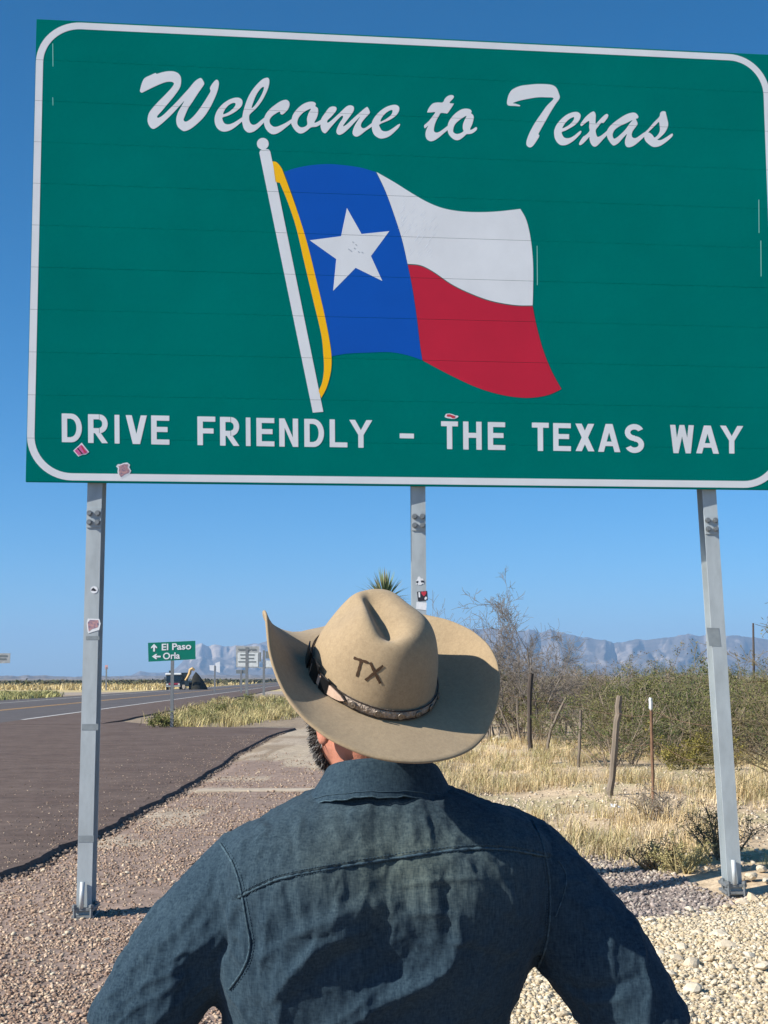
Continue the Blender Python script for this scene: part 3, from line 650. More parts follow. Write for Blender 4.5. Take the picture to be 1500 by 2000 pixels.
#--MORE--
# ================================================================== SMALLER SIGNS
m_post = mat('sign_post_steel', (.20, .21, .215), .6, metal=.2, var=.15, scale=6)
m_gsign = mat('green_sign', (.0, .17, .115), .45, var=.04, scale=2)
m_gray = mat('grey_sign', (.36, .37, .36), .55, var=.2, scale=5)
m_wsign = mat('white_sign', (.62, .64, .62), .55, var=.15, scale=5)
m_lines = mat('grey_print', (.17, .19, .19), .6)
def plate(name, corners, Y, m, parent, dy=0.0, th=.012, r=None):
    P = [at(px, py, Y) for px, py in corners]
    V = [(p[0], Y-dy, p[2]) for p in P]+[(p[0], Y-dy+th, p[2]) for p in P]; n = len(P)
    F = [tuple(range(n)), tuple(range(2*n-1, n-1, -1))]+[(i, i+n, (i+1) % n+n, (i+1) % n) for i in range(n)]
    return recalc(obj(name, V, F, m, parent))
def flat_text(name, s, box, Y, m, parent, dy):
    V, F = text2d(s, 1.0); lo = V.min(0); hi = V.max(0); n = len(V)
    x0, y0, x1, y1, sk = box
    par = list(range(n))
    def find(a):
        while par[a] != a: a = par[a]
        return a
    for f in F:
        for q in f[1:]: par[find(q)] = find(f[0])
    out = []
    for v in V:
        a = (v[0]-lo[0])/(hi[0]-lo[0]); b = (v[1]-lo[1])/(hi[1]-lo[1])
        p = at(x0+a*(x1-x0), y1-b*(y1-y0)+sk*a, Y); out.append((p[0], Y-dy, p[2]))
    for r in sorted(set(find(i) for i in range(n))):
        ids = [i for i in range(n) if find(i) == r]; mp = {i: j for j, i in enumerate(ids)}
        recalc(obj(name, [out[i] for i in ids], [tuple(mp[i] for i in f) for f in F if f[0] in mp], m, parent))
def road_sign(base_px, Y, label, name='road_sign', top_px=None, w=.06):
    b = at(*base_px, Y); b[2] = min(b[2], .05)
    t = thing(name, b, label, 'road sign')
    tp = at(*top_px, Y); mb = MB(); mb.box(((b[0]+tp[0])/2, Y+.04, (b[2]-.2+tp[2])/2), (w, w*.7, tp[2]-b[2]+.2)); mb.build('post', m_post, t)
    return t
Yg = 50.2
t = road_sign((336, 1420), Yg, 'green direction sign with white arrows on a single thin post by the driveway', 'direction_sign', (336, 1254), .11)
plate('panel', [(289, 1255.5), (381.5, 1251.5), (382, 1287.5), (290, 1292.5)], Yg, m_gsign, t)
flat_text('letter', 'El Paso', (316, 1257.5, 373.5, 1270.5, -2.2), Yg, m_wsheet, t, .012)
flat_text('letter', 'Orla', (318.5, 1275, 351.5, 1288, -1.3), Yg, m_wsheet, t, .012)
arrow = [(0, 1), (.5, .42), (.5, .30), (.17, .52), (.17, -.9), (-.17, -.9), (-.17, .52), (-.5, .30), (-.5, .42)]
arrow = [(0, 1), (.85, .15), (.85, -.2), (.27, .1), (.27, -1), (-.27, -1), (-.27, .1), (-.85, -.2), (-.85, .15)]
plate('arrow', [(301+7*a, 1265-7.5*b) for a, b in arrow], Yg, m_wsheet, t, .012, .004)
plate('arrow', [(305.5-8.5*b, 1282.3-6*a) for a, b in arrow], Yg, m_wsheet, t, .012, .004)
Yw = 112.0
t = road_sign((482, 1369), Yw, 'large white notice sign with a grey band across its top', 'notice_sign', (482, 1264), .22)
plate('panel', [(460.5, 1262), (506.5, 1262.5), (506, 1304.5), (461, 1303.5)], Yw, m_gray, t)
plate('white_field', [(464, 1274.5), (504.5, 1275), (504, 1302.5), (464.5, 1302)], Yw, m_wsign, t, .02, .008)
for x0, x1, yy_ in ((469, 497, 1279), (470, 496, 1286), (465.5, 479, 1292.5), (484, 500, 1292.5)): plate('text_line', [(x0, yy_-1.2), (x1, yy_-1.2), (x1, yy_+1.2), (x0, yy_+1.2)], Yw, m_lines, t, .035, .006)
for x0, x1 in ((465, 488), (490, 500)): plate('text_line', [(x0, 1267), (x1, 1267), (x1, 1269.6), (x0, 1269.6)], Yw, m_lines, t, .035, .006)
t = road_sign((471, 1345), 180, 'small dark sign panel low behind the white notice sign', 'road_sign', (471, 1309), .25)
plate('panel', [(461, 1308.5), (479, 1308.5), (479, 1315.5), (461, 1315.5)], 180, m_lines, t)
Yr = 128.0
t = road_sign((515, 1359), Yr, 'narrow route marker post with dark and pale plates beside the hat brim', 'route_marker', (515.5, 1270), .2)
plate('plate', [(519, 1272), (530, 1272), (530, 1286), (519, 1286)], Yr, m_lines, t); plate('plate', [(518, 1290), (531, 1290), (531, 1304), (518, 1304)], Yr, m_wsign, t)
plate('plate', [(506.5, 1274), (510, 1274), (510, 1292), (506.5, 1292)], Yr, m_lines, t)
plate('crossbar', [(506, 1303.5), (530, 1303.5), (530, 1305.5), (506, 1305.5)], Yr, m_gray, t)
t = road_sign((419.5, 1345), 190, 'pair of bright white boards on one post in front of the far mountain', 'marker_board', (419.5, 1300), .2)
plate('board', [(409, 1299), (419, 1299.5), (419, 1310.5), (409.5, 1309)], 190, m_wsheet, t); plate('board', [(420.5, 1295), (429.5, 1292), (429.5, 1314), (420.5, 1311)], 190, m_wsheet, t)
t = road_sign((207.5, 1343), 240, 'slender roadside marker with a small pale red top', 'roadside_marker', (207.5, 1303), .22)
plate('plate', [(205, 1299), (210.5, 1299), (210.5, 1307), (205, 1307)], 240, mat('faded_red', (.55, .30, .30), .6), t)
t = road_sign((-6, 1372), 100, 'grey weathered sign cut off by the left edge of the picture', 'road_sign', (-6, 1278), .2)
plate('panel', [(-32, 1275.5), (20.5, 1276), (19.5, 1295), (-32, 1296.5)], 100, m_gray, t)
for x0, x1, yy_ in ((-26, 14, 1281), (-24, 12, 1287)): plate('text_line', [(x0, yy_-1.6), (x1, yy_-1.6), (x1, yy_+1.6), (x0, yy_+1.6)], 100, m_lines, t, .02, .006)

# ================================================================== FAR VEHICLES
m_dk = mat('dark_paint', (.018, .03, .036), .35, spec=.5); m_glass = mat('dark_glass', (.012, .02, .026), .12, spec=.6); m_tyre = mat('tyre_rubber', (.02, .02, .02), .85)
m_wht = mat('white_paint', (.70, .72, .72), .45); m_rd = mat('red_paint', (.30, .03, .06), .45); m_yel = mat('digger_paint', (.66, .42, .17), .55, var=.15, scale=1.5); m_lamp = mat('lamp_glass', (.7, .7, .66), .2)
Yt = 238.0; k_ = Yt/FPX
tx = at(338, 1343, Yt)[0]
tr = thing('truck', (tx, Yt, 0), 'far dark truck with a white roof edge and a red band low on its front', 'truck')
mb = MB(); mb.box((tx, Yt+3.2, 1.0), (2.5, 6.2, .9)); bevel(mb.build('body', m_dk, tr), .12)
mb = MB(); mb.loft([[(tx+s*a, Yt+b, z) for s, b in ((-1, y0), (1, y0), (1, 6.2), (-1, 6.2))] for a, y0, z in ((1.25, .1, 1.45), (1.2, .35, 2.45))]); mb.build('cab', m_dk, tr)
mb = MB(); mb.loft([[(tx+s*a, Yt+b-.03, z) for s, b in ((-1, y0), (1, y0), (1, y0+.05), (-1, y0+.05))] for a, y0, z in ((1.1, .1, 1.5), (1.08, .33, 2.38))]); mb.build('windscreen', m_glass, tr)
mb = MB(); mb.box((tx, Yt+3.2, 2.62), (2.62, 6.1, .34)); bevel(mb.build('roof', m_wht, tr), .1)
mb = MB(); mb.box((tx+.15, Yt+.06, 1.02), (1.75, .06, .26)); mb.build('red_band', m_rd, tr)
mb = MB(); mb.box((tx, Yt-.02, .62), (2.4, .22, .24)); bevel(mb.build('bumper', m_gray, tr), .04)
mb = MB(); mb.tube([(tx-.75, Yt+1.2, 2.75), (tx-.75, Yt+1.2, 3.2)], .16, 8); mb.build('exhaust', m_dk, tr)
for s in (-1, 1):
    mb = MB(); mb.box((tx+s*.95, Yt-.01, .95), (.32, .06, .2)); mb.build('headlight', m_lamp, tr)
    mb = MB(); mb.box((tx+s*1.4, Yt+.3, 1.9), (.2, .1, .45)); mb.build('mirror', m_dk, tr)
    for yy_ in (1.2, 5.2):
        mb = MB(); mb.tube([(tx+s*.95, Yt+yy_, .5), (tx+s*1.27, Yt+yy_, .5)], .5, 16); w_ = mb.build('wheel', m_tyre, tr)
        mb = MB(); mb.tube([(tx+s*1.2, Yt+yy_, .5), (tx+s*1.285, Yt+yy_, .5)], .24, 12); mb.build('rim', m_gray, w_)
dx = at(362, 1343, Yt)[0]
dg = thing('digger', (dx, Yt, 0), 'digger with a bent tan boom reaching down beside the dark truck', 'digger')
mb = MB(); mb.box((dx-.15, Yt+2, 1.05), (1.5, 3.2, .9)); bevel(mb.build('body', m_dk, dg), .1)
mb = MB(); mb.loft([[(dx-.3+s*a, Yt+b, z) for s, b in ((-1, .9), (1, .9), (1, 2.6), (-1, 2.6))] for a, z in ((.62, 1.5), (.5, 2.75))]); mb.build('cab', m_glass, dg)
mb = MB(); mb.box((dx-.3, Yt+1.75, 2.8), (1.2, 1.9, .1)); mb.build('cab_roof', m_dk, dg)
def bx_px(x_, y_): p = at(x_, y_, Yt); return (p[0], Yt-.1, p[2])
mb = MB(); mb.tube([bx_px(380, 1309), bx_px(376, 1306), bx_px(372, 1308), bx_px(370, 1317)], [.2, .28, .27, .24], 8); mb.build('boom', m_yel, dg)
mb = MB(); mb.tube([bx_px(371.5, 1313), bx_px(366.5, 1323), bx_px(362, 1329)], [.24, .22, .15], 8); mb.build('dipper_arm', m_yel, dg)
mb = MB(); p = bx_px(359, 1338); mb.loft([[(p[0]+a*s, Yt-.3+b, z) for s, b in ((-1, 0), (1, 0), (1, .5), (-1, .5))] for a, z in ((.12, .15), (.26, .55), (.2, .85))]); mb.build('bucket', mat('bucket_steel', (.45, .38, .30), .6), dg)
for s in (-1, 1):
    for yy_, r_ in ((1.0, .45), (3.2, .7)):
        mb = MB(); mb.tube([(dx-.15+s*.6, Yt+yy_, r_), (dx-.15+s*.95, Yt+yy_, r_)], r_, 14); w_ = mb.build('wheel', m_tyre, dg)
        mb = MB(); mb.tube([(dx-.15+s*.9, Yt+yy_, r_), (dx-.15+s*.97, Yt+yy_, r_)], r_*.5, 10); mb.build('rim', m_yel, w_)
mx_ = at(384, 1343, Yt)[0]
V = []; F = []
ns, nr = 22, 7
for i in range(nr+1):
    t_ = i/nr
    for j in range(ns):
        a = 2*math.pi*j/ns; r = (1-t_)**.8*(1+.12*math.sin(3*a+t_*4))
        V.append((mx_-.35*t_*1.0+1.55*r*math.cos(a), Yt+1.6+1.5*r*math.sin(a), 2.95*t_**.92+.08*random.random()))
for i in range(nr):
    for j in range(ns): F.append((i*ns+j, i*ns+(j+1) % ns, (i+1)*ns+(j+1) % ns, (i+1)*ns+j))
o = obj('dirt_heap', V, F, mat('dark_earth', (.022, .022, .016), .95, var=.35, scale=1.5), None, True, True); tag(o, 'steep dark heap of earth right of the digger', 'dirt heap')

# ================================================================== VEGETATION
def twigs(stems):
    """stems: list of polylines (pts, radii) -> quads of 3-sided tubes"""
    V = []; F = []; n0 = 0
    for pts, rad in stems:
        pts = np.asarray(pts); k = len(pts)
        t = np.gradient(pts, axis=0); t /= np.linalg.norm(t, axis=1)[:, None]+1e-9
        a = np.array([.31, .77, .1]); e1 = np.cross(t, a); e1 /= np.linalg.norm(e1, axis=1)[:, None]+1e-9; e2 = np.cross(t, e1)
        for j in range(3):
            an = 2.0944*j; V.append(pts+np.asarray(rad)[:, None]*(math.cos(an)*e1+math.sin(an)*e2))
        I = np.arange(k)
        for j in range(3):
            A = n0+j*k+I[:-1]; B = n0+((j+1) % 3)*k+I[:-1]; F.append(np.stack([A, B, B+1, A+1], -1))
        n0 += 3*k
    return np.concatenate(V), np.concatenate(F)
def grow(base, direction, length, r0, depth, R, up=.15, curl=.35, kids=(3, 5), shrink=.55, nseg=6, out=None, start=.25, spread=.9):
    if out is None: out = []
    p = np.array(base, float); d = np.array(direction, float); d /= np.linalg.norm(d)
    pts = [p.copy()]; dirs = [d.copy()]; bend = R.normal(0, 1, 3)*curl*.35
    for i in range(nseg):
        d = d+bend/nseg*1.6+R.normal(0, curl, 3)/nseg+np.array([0, 0, up])/nseg; d /= np.linalg.norm(d); p = p+d*length/nseg; pts.append(p.copy()); dirs.append(d.copy())
    rr = np.linspace(r0, max(r0*.45, .0022), nseg+1); out.append((np.array(pts), rr))
    if depth > 0:
        for _ in range(R.integers(kids[0], kids[1]+1)):
            t = start+(1-start)*R.random(); i = min(int(t*nseg), nseg-1); f = t*nseg-i
            q = pts[i]*(1-f)+pts[i+1]*f; dd = dirs[i]+R.normal(0, spread, 3)*np.array([1, 1, .7])
            grow(q, dd, length*shrink*(.7+.6*R.random()), max(rr[i]*.62, .003), depth-1, R, up, curl, kids, shrink, max(nseg-1, 3), out, start*.6, spread)
    return out
def leaves(stems, n, size, R, thin=.35, tip=.3):
    """little leaf faces along the outer twigs"""
    fine = [s for s in stems if s[1][0] < .009] or stems
    V = np.empty((n, 4, 3)); ks = R.integers(0, len(fine), n)
    for i, kx in enumerate(ks):
        pts = fine[kx][0]; f = (tip+(1-tip)*R.random())*(len(pts)-1); j = min(int(f), len(pts)-2); V[i, :] = pts[j]+(pts[j+1]-pts[j])*(f-j)
    a = R.normal(0, 1, (n, 3)); a /= np.linalg.norm(a, axis=1)[:, None]; b = R.normal(0, 1, (n, 3)); b -= a*(a*b).sum(1)[:, None]; b /= np.linalg.norm(b, axis=1)[:, None]
    s = size*(.6+.8*R.random((n, 1))); off = R.normal(0, size*.8, (n, 3))
    V[:, 0] += off-a*s*.5; V[:, 1] += off+b*s*thin*.5; V[:, 2] += off+a*s*.5; V[:, 3] += off-b*s*thin*.5
    return V.reshape(-1, 3), np.arange(4*n).reshape(n, 4)
m_veg = mat('scrub', rough=.9, attr='Col', spec=.08)
m_twig = mat('bare_wood', (.20, .175, .15), .95, var=.2, scale=3, spec=.08)
def bush(R, h, spread_, nstem, depth, leafn, leafsz, ctw, clf, lean=(0, 0), curl=.4, up=.2, kids=(2, 4)):
    st = []
    for i in range(nstem):
        a = R.random()*6.283; s = spread_*(.25+.75*R.random())
        grow((math.cos(a)*.12*R.random(), math.sin(a)*.12*R.random(), -.05), (math.cos(a)*s+lean[0], math.sin(a)*s+lean[1], 1), h*(.62+.4*R.random()), .011+.006*R.random(), depth, R, up, curl, kids, .5, 6, st)
    V, F = twigs(st); C = np.tile(ctw, (len(V), 1))*(.7+.6*R.random((len(V), 1)))
    if leafn:
        LV, LF = leaves(st, leafn, leafsz, R); lc = np.array(clf)[R.integers(0, len(clf), leafn)]*(.7+.6*R.random((leafn, 1)))
        V2 = np.concatenate([V, LV]); F2 = np.concatenate([F, LF+len(V)]); C = np.concatenate([C, np.repeat(lc, 4, 0)]); return V2, F2, C
    return V, F, C
BR = (.30, .24, .18); OL = [(.15, .15, .055), (.18, .17, .07), (.12, .13, .045)]; GR = [(.09, .118, .044), (.12, .14, .055), (.075, .10, .038)]; BN = [(.22, .165, .115), (.18, .14, .095), (.25, .195, .135)]
R = np.random.default_rng(5)
variants = [bush(R, 1.75, .75, 10, 2, 1700, .042, BR, BN), bush(R, 1.7, .8, 12, 2, 3400, .045, BR, OL), bush(R, 1.6, .85, 12, 2, 4200, .045, BR, GR), bush(R, 1.9, .7, 11, 2, 1500, .042, BR, BN), bush(R, 1.75, .75, 11, 2, 2800, .045, BR, BN+OL)]
Vs, Fs, Cs = [], [], []; n0 = 0
spots = []
for i in range(150):
    u = R.random(); px = 800+R.random()*900; Y = 34+u*u*85
    if px < 930 and Y < 45: continue
    x_ = (px-750)/FPX*Y
    spots.append((x_, Y, R.random()))
for i in range(34):
    px = 1170+R.random()*420; Y = 25.5+R.random()*9; spots.append(((px-750)/FPX*Y, Y, .0+R.random()))
for x_, Y, q in spots:
    px = 750+x_/Y*FPX
    if Y < 36: v = R.choice([1, 2, 2, 1, 4])
    else: v = R.choice([0, 3, 4, 1, 0]) if px < 1200 else R.choice([1, 2, 4, 1, 2])
    V, F, C = variants[v]; s = (.74+.46*R.random())*(1.0 if Y > 36 else .82)*(1+max(Y-60, 0)*.006)
    a = R.random()*6.283; ca, sa = math.cos(a), math.sin(a)
    W_ = np.stack([(V[:, 0]*ca-V[:, 1]*sa)*s*1.15+x_, (V[:, 0]*sa+V[:, 1]*ca)*s*1.15+Y, V[:, 2]*s], -1)
    Vs.append(W_); Fs.append(F+n0); Cs.append(C*(.8+.4*R.random())); n0 += len(V)
th = link('scrub_thicket', mesh('scrub_thicket', np.concatenate(Vs), np.concatenate(Fs), m_veg)); tag(th, kind='stuff'); vcol(th, np.concatenate(Cs))

def plant(name, VFC, x_, Y, label, cat, s=1.0, rot=0.0, z=0.0, group=None):
    V, F, C = VFC; ca, sa = math.cos(rot), math.sin(rot)
    W_ = np.stack([(V[:, 0]*ca-V[:, 1]*sa)*s, (V[:, 0]*sa+V[:, 1]*ca)*s, V[:, 2]*s], -1)
    o = link(name, mesh(name, W_, F, m_veg)); o.location = (x_, Y, z); vcol(o, C); return tag(o, label, cat, group)
def px2(px, Y): return (px-750)/FPX*Y
R = np.random.default_rng(12)
plant('green_bush', bush(R, 1.55, .9, 14, 2, 6500, .055, BR, GR), px2(1345, 29.5), 29.5, 'rounded dark green bush just left of the right sign post', 'bush')
plant('olive_bush', bush(R, 1.45, .95, 13, 2, 5000, .055, BR, OL), px2(1262, 30.5), 30.5, 'olive green bush behind the pale topped steel fence stake', 'bush')
plant('yellow_bush', bush(R, .75, 1.1, 12, 2, 3200, .05, (.22, .18, .09), [(.20, .17, .045), (.25, .21, .06), (.15, .14, .04)]), px2(1330, 25), 25, 'low yellowish bush in front of the dark green bush', 'bush')
plant('yellow_bush', bush(R, .6, 1.0, 10, 2, 2200, .05, (.22, .18, .09), [(.26, .22, .06), (.20, .18, .05)]), px2(1392, 27), 27, 'small mustard yellow bush tucked beside the right sign post', 'bush')
plant('dark_shrub', bush(R, .62, 1.0, 16, 2, 1500, .03, (.17, .14, .10), [(.09, .095, .04), (.12, .115, .055)]), px2(1392, 13.1), 13.1, 'dark twiggy shrub against the foot of the right sign post', 'shrub', s=.85, z=.05)
plant('pale_shrub', bush(R, .40, 1.1, 18, 2, 2600, .026, (.36, .30, .15), [(.42, .36, .15), (.34, .31, .13), (.48, .41, .20)]), px2(1322, 12.55), 12.55, 'yellow green feathery shrub at the edge of the gravel', 'shrub', s=.72, z=.05)
plant('dry_weed', bush(R, .22, 1.3, 14, 2, 900, .03, (.26, .18, .10), [(.30, .20, .11), (.25, .17, .09)]), px2(1272, 12.8), 12.8, 'low rusty dry weed left of the feathery shrub', 'weed', z=.05)
plant('grey_weed', bush(R, .42, 1.0, 18, 2, 600, .03, (.24, .20, .16), [(.27, .23, .17)]), px2(1262, 16.6), 16.6, 'grey brown twiggy weed at the foot of the steel fence stake', 'weed', z=.05)
plant('green_weed', bush(R, .38, 1.0, 10, 2, 900, .05, (.2, .18, .08), [(.13, .15, .045), (.17, .17, .06)]), px2(318, 50.5), 50.5, 'small green weed at the foot of the direction sign', 'weed', 1.6)
LBL = ['green weed clump nearest the direction sign post', 'pale yellow green clump second to the right of the direction sign post', 'tall green clump in the middle of the roadside island', 'straw coloured tussock at the front middle of the roadside island', 'big yellow green clump left of the white notice sign post',
       'green clump just right of the white notice sign post', 'straw tussock at the back of the island near the narrow route marker', 'yellow green clump close to the left edge of the hat brim', 'straw tussock behind the two clumps by the direction sign', 'small straw tussock at the gravelly front edge of the island',
       'low straw tussock at the right end of the island', 'largest dark green clump at the foot of the white notice sign', 'yellow green clump farthest right, half hidden by the hat brim']
Ri = np.random.default_rng(41); k_i = 0
for px, py, s_, c_ in ((372, 1404, .95, 0), (398, 1408, 1.1, 1), (426, 1396, 1.2, 0), (452, 1402, .9, 2), (470, 1384, 1.25, 1), (498, 1392, 1.0, 0), (520, 1376, 1.1, 2), (545, 1384, 1.2, 1), (404, 1390, 1.0, 2), (440, 1412, .6, 2), (560, 1398, .8, 2), (482, 1374, 1.5, 0), (585, 1380, 1.1, 1)):
    g_ = G(px, py); cl_ = ([(.20, .215, .075), (.25, .25, .10), (.16, .175, .06)], [(.30, .29, .12), (.25, .25, .10), (.36, .33, .15)], [(.42, .35, .16), (.48, .39, .19), (.36, .31, .14)])[c_]
    plant('roadside_weed', bush(Ri, .46, 1.3, 13, 2, 1300, .055, (.30, .25, .13), cl_), g_[0], g_[1], LBL[k_i], 'weed', s_, k_i, 0, 'clumps of weeds on the roadside island'); k_i += 1
def tree(name, px, Y, h, label, seed, lean=(0, 0), nst=4, spread=.45, depth=4, base_z=0, kids=(4, 6), curl=.6, top=None):
    R = np.random.default_rng(seed); st = []
    for i in range(nst):
        a = R.random()*6.283; grow((R.normal()*.15, R.normal()*.15, -.1), (math.cos(a)*spread*R.random()+lean[0], math.sin(a)*spread*R.random()+lean[1], 1), h*(.6+.25*R.random()), .035, depth, R, .25, curl, kids, .5, 8, st, .22, .75)
    if top: k = at(px, top, Y)[2]/max(s[0][:, 2].max() for s in st); st = [(p*k, r) for p, r in st]
    big = [s for s in st if s[1][0] > .03]; small = [s for s in st if s[1][0] <= .03]
    x_ = px2(px, Y); t = thing(name, (x_, Y, base_z), label, 'tree')
    V, F = twigs(big); o = link('trunk', mesh('trunk', V, F, m_twig, True), t)
    V, F = twigs([(p, np.maximum(r*.8, .0042)) for p, r in small]); o = link('crown', mesh('crown', V, F, m_twig), t)
    return t
tree('bare_tree', 1030, 37, 3.9, 'tallest bare grey tree rising above the mountains right of the hat', 21, (0.0, 0), 5, .38, top=1112)
tree('bare_tree', 958, 38, 3.3, 'bare grey tree close to the right side of the hat brim', 33, (-.05, 0), 5, .5, top=1168, depth=3)
tree('bare_tree', 872, 39, 3.7, 'bare tree whose twigs show above the hat beside the middle post', 45, (-.1, 0), 5, .55, top=1150, depth=3)
tree('bare_tree', 1095, 40, 2.7, 'shorter bare tree at the right end of the leafless group', 57, (.1, 0), 5, .6, top=1215, depth=3)
tree('bare_tree', 915, 41, 3.0, 'low spreading bare tree just above the upper right of the hat brim', 64, (.0, 0), 6, .8, top=1185, depth=3)
tree('bare_tree', 1000, 42, 3.0, 'spreading bare tree directly behind the thick dark fence post', 71, (.0, 0), 6, .9, top=1200, depth=3)
# arching leafless bush cut by the right edge
R = np.random.default_rng(77); st = []
for i in range(17):
    a = R.random()*6.283
    grow((R.normal()*.2, R.normal()*.2, -.05), (-.55+.55*math.cos(a), .5*math.sin(a), 1.0), 2.2*(.55+.5*R.random()), .012, 3, R, -.12, .5, (2, 4), .5, 7, st, .2, .7)
V, F = twigs([(p, np.maximum(r, .0036)) for p, r in st]); C = np.tile((.20, .165, .10), (len(V), 1))*(.7+.6*R.random((len(V), 1)))
LV, LF = leaves(st, 1800, .045, R); lc = np.array([(.15, .14, .06), (.20, .18, .08)])[R.integers(0, 2, 1800)]
plant('arching_bush', (np.concatenate([V, LV]), np.concatenate([F, LF+len(V)]), np.concatenate([C, np.repeat(lc, 4, 0)])), px2(1590, 19), 19, 'big half bare bush with arching branches at the right edge', 'bush')
# yucca behind the hat
R = np.random.default_rng(3); Yy = 26.0; cz = at(752, 1176, Yy)
yu = thing('yucca', (cz[0], Yy, 0), 'spiky yucca whose blade tips show over the crown of the hat', 'yucca')
mb = MB(); mb.tube([(cz[0]+.05*math.sin(z*2), Yy, z) for z in np.linspace(-.1, cz[2], 8)], [.13, .12, .12, .11, .12, .12, .12, .08], 10); mb.build('trunk', mat('yucca_trunk', (.20, .16, .11), .95, var=.3, scale=9), yu, True)
V = []; F = []; C = []
for i in range(150):
    a = R.random()*6.283; el = math.radians(R.uniform(-25, 88)); L = .56*(.85+.3*R.random()); d = np.array([math.cos(a)*math.cos(el), math.sin(a)*math.cos(el), math.sin(el)])
    s = np.cross(d, (0, 0, 1)); s /= np.linalg.norm(s)+1e-6; nn = np.cross(s, d); w_ = .016; n0 = len(V)
    for t_, ww in ((0, .6), (.5, 1), (1, .06)):
        c = cz+d*(.04+L*t_)+np.array([0, 0, -.10*t_*t_*math.cos(el)]); V += [c-s*w_*ww, c+nn*w_*.25*ww, c+s*w_*ww]
    for q in (0, 3): F += [(n0+q, n0+q+1, n0+q+4, n0+q+3), (n0+q+1, n0+q+2, n0+q+5, n0+q+4)]
    col = np.array([(.19, .24, .115), (.23, .26, .12), (.15, .20, .10), (.30, .27, .15)])[R.integers(0, 4)]; C += [col]*9
o = obj('leaves', V, F, m_veg, yu); vcol(o, np.array(C)); o['kind'] = 'stuff'
# far pole and stake
m_wood = mat('weathered_wood', (.19, .155, .12), .95, var=.35, scale=14, stretch=(1, 1, .12), bump=.5, bscale=40)
m_woodd = mat('dark_wood', (.075, .06, .05), .95, var=.35, scale=14, stretch=(1, 1, .12), bump=.5, bscale=40)
m_rust = mat('rusty_steel', (.20, .115, .07), .85, var=.3, scale=12)
Yp = 165.0; pb = at(1472.5, 1345, Yp); pt_ = at(1471, 1217, Yp)
o = MB().tube([(pb[0], Yp, -.5), (pt_[0], Yp, pt_[2])], [.16, .11], 8).build('utility_pole', m_woodd, None, True, True); tag(o, 'thin dark utility pole against the mountains right of the right post', 'pole')
o = MB().tube([(px2(1378, 90), 90, 0), (px2(1378, 90), 90, at(1378, 1319, 90)[2])], [.09, .09], 6).build('stake', mat('pale_wood', (.40, .33, .2), .9), None, False, True); tag(o, 'short pale stake standing in the far scrub', 'stake')

# ================================================================== FENCE
fe = thing('wire_fence', (3.25, 17.4, 0), 'old fence of crooked wooden stakes between the dry grass and the scrub', 'fence')
def fpost(pts, Y, r0, r1, m, label, nm='post', sink=.3):
    P = [at(px, py, Y) for px, py in pts]; P = [(p[0], Y, p[2]) for p in P]; P = [(P[0][0], Y, P[0][2]-sink)]+P
    k = len(P); Pd = np.array(catmull(P, 4, False)); R = np.random.default_rng(int(P[1][0]*100))
    Pd[:, 0] += R.normal(0, r0*.12, len(Pd)); rad = np.linspace(r0, r1, len(Pd))*(1+R.normal(0, .07, len(Pd)))
    o = MB().tube(Pd, rad, 8).build(nm, m, fe, False); o['label'] = label; return P
fpost([(1036, 1478), (1034, 1400), (1037, 1316)], 32, .058, .05, m_woodd, 'thick dark upright post')
fpost([(1190, 1567), (1200, 1470), (1205, 1410), (1209, 1359)], 20, .052, .04, m_wood, 'thick pale weathered leaning post')
fpost([(1129, 1512), (1132, 1450), (1134, 1386)], 26, .032, .026, m_wood, 'thin grey stake')
fpost([(1068, 1478), (1075, 1430), (1092, 1390), (1106, 1363)], 31, .036, .028, m_wood, 'crooked stake leaning right')
fpost([(1000, 1448), (985, 1405), (975, 1378)], 37, .04, .03, m_wood, 'grey stake leaning left')
fpost([(1021, 1462), (1012, 1420), (1010, 1366)], 35, .028, .02, m_wood, 'thin bent stake')
fpost([(1278, 1602), (1274, 1480), (1271, 1372)], 17.5, .019, .019, m_rust, 'rusty steel stake with a white top')
fpost([(1271.3, 1382), (1270.6, 1363)], 17.48, .024, .022, m_wsign, 'white painted top of the steel stake', 'post_cap', .01)
for zz, cz_ in ((.45, .012), (.85, .012), (1.2, .012)):
    pts = []
    for Y, px in ((13, 1420), (17.5, 1275), (20, 1199), (26, 1132), (31, 1085), (37, 990), (48, 900)):
        pts.append((px2(px, Y), Y-.03, zz+random.uniform(-.06, .06)))
    P = []
    for a, b in zip(pts[:-1], pts[1:]):
        for i in range(6): t_ = i/6; P.append(tuple(np.array(a)*(1-t_)+np.array(b)*t_-np.array([0, 0, .05*4*t_*(1-t_)])))
    o = MB().tube(P+[pts[-1]], .0022, 4, False).build('wire', m_rust, fe)

# ================================================================== GRASS
def blades(pos, h, lean, w, col, R):
    n = len(pos); a = R.random(n)*6.283; d = np.stack([np.cos(a), np.sin(a), np.zeros(n)], -1); s = np.stack([-np.sin(a), np.cos(a), np.zeros(n)], -1)
    h = h[:, None]; l = (lean*(.2+1.3*R.random((n, 1))))*h; w = w if np.ndim(w) == 0 else w[:, None]
    up = np.array([0, 0, 1.0])
    p0 = pos-s*w; p1 = pos+s*w; m0 = pos+d*l*.35+up*h*.6-s*w*.75; m1 = pos+d*l*.35+up*h*.6+s*w*.75; t0 = pos+d*l+up*h*(.97-.2*R.random((n, 1)))-s*w*.12; t1 = t0+s*w*.24
    V = np.stack([p0, p1, m0, m1, t0, t1], 1).reshape(-1, 3); b = np.arange(n)*6
    F = np.concatenate([np.stack([b, b+1, b+3, b+2], -1), np.stack([b+2, b+3, b+5, b+4], -1)])
    return V, F, np.repeat(col, 6, 0)
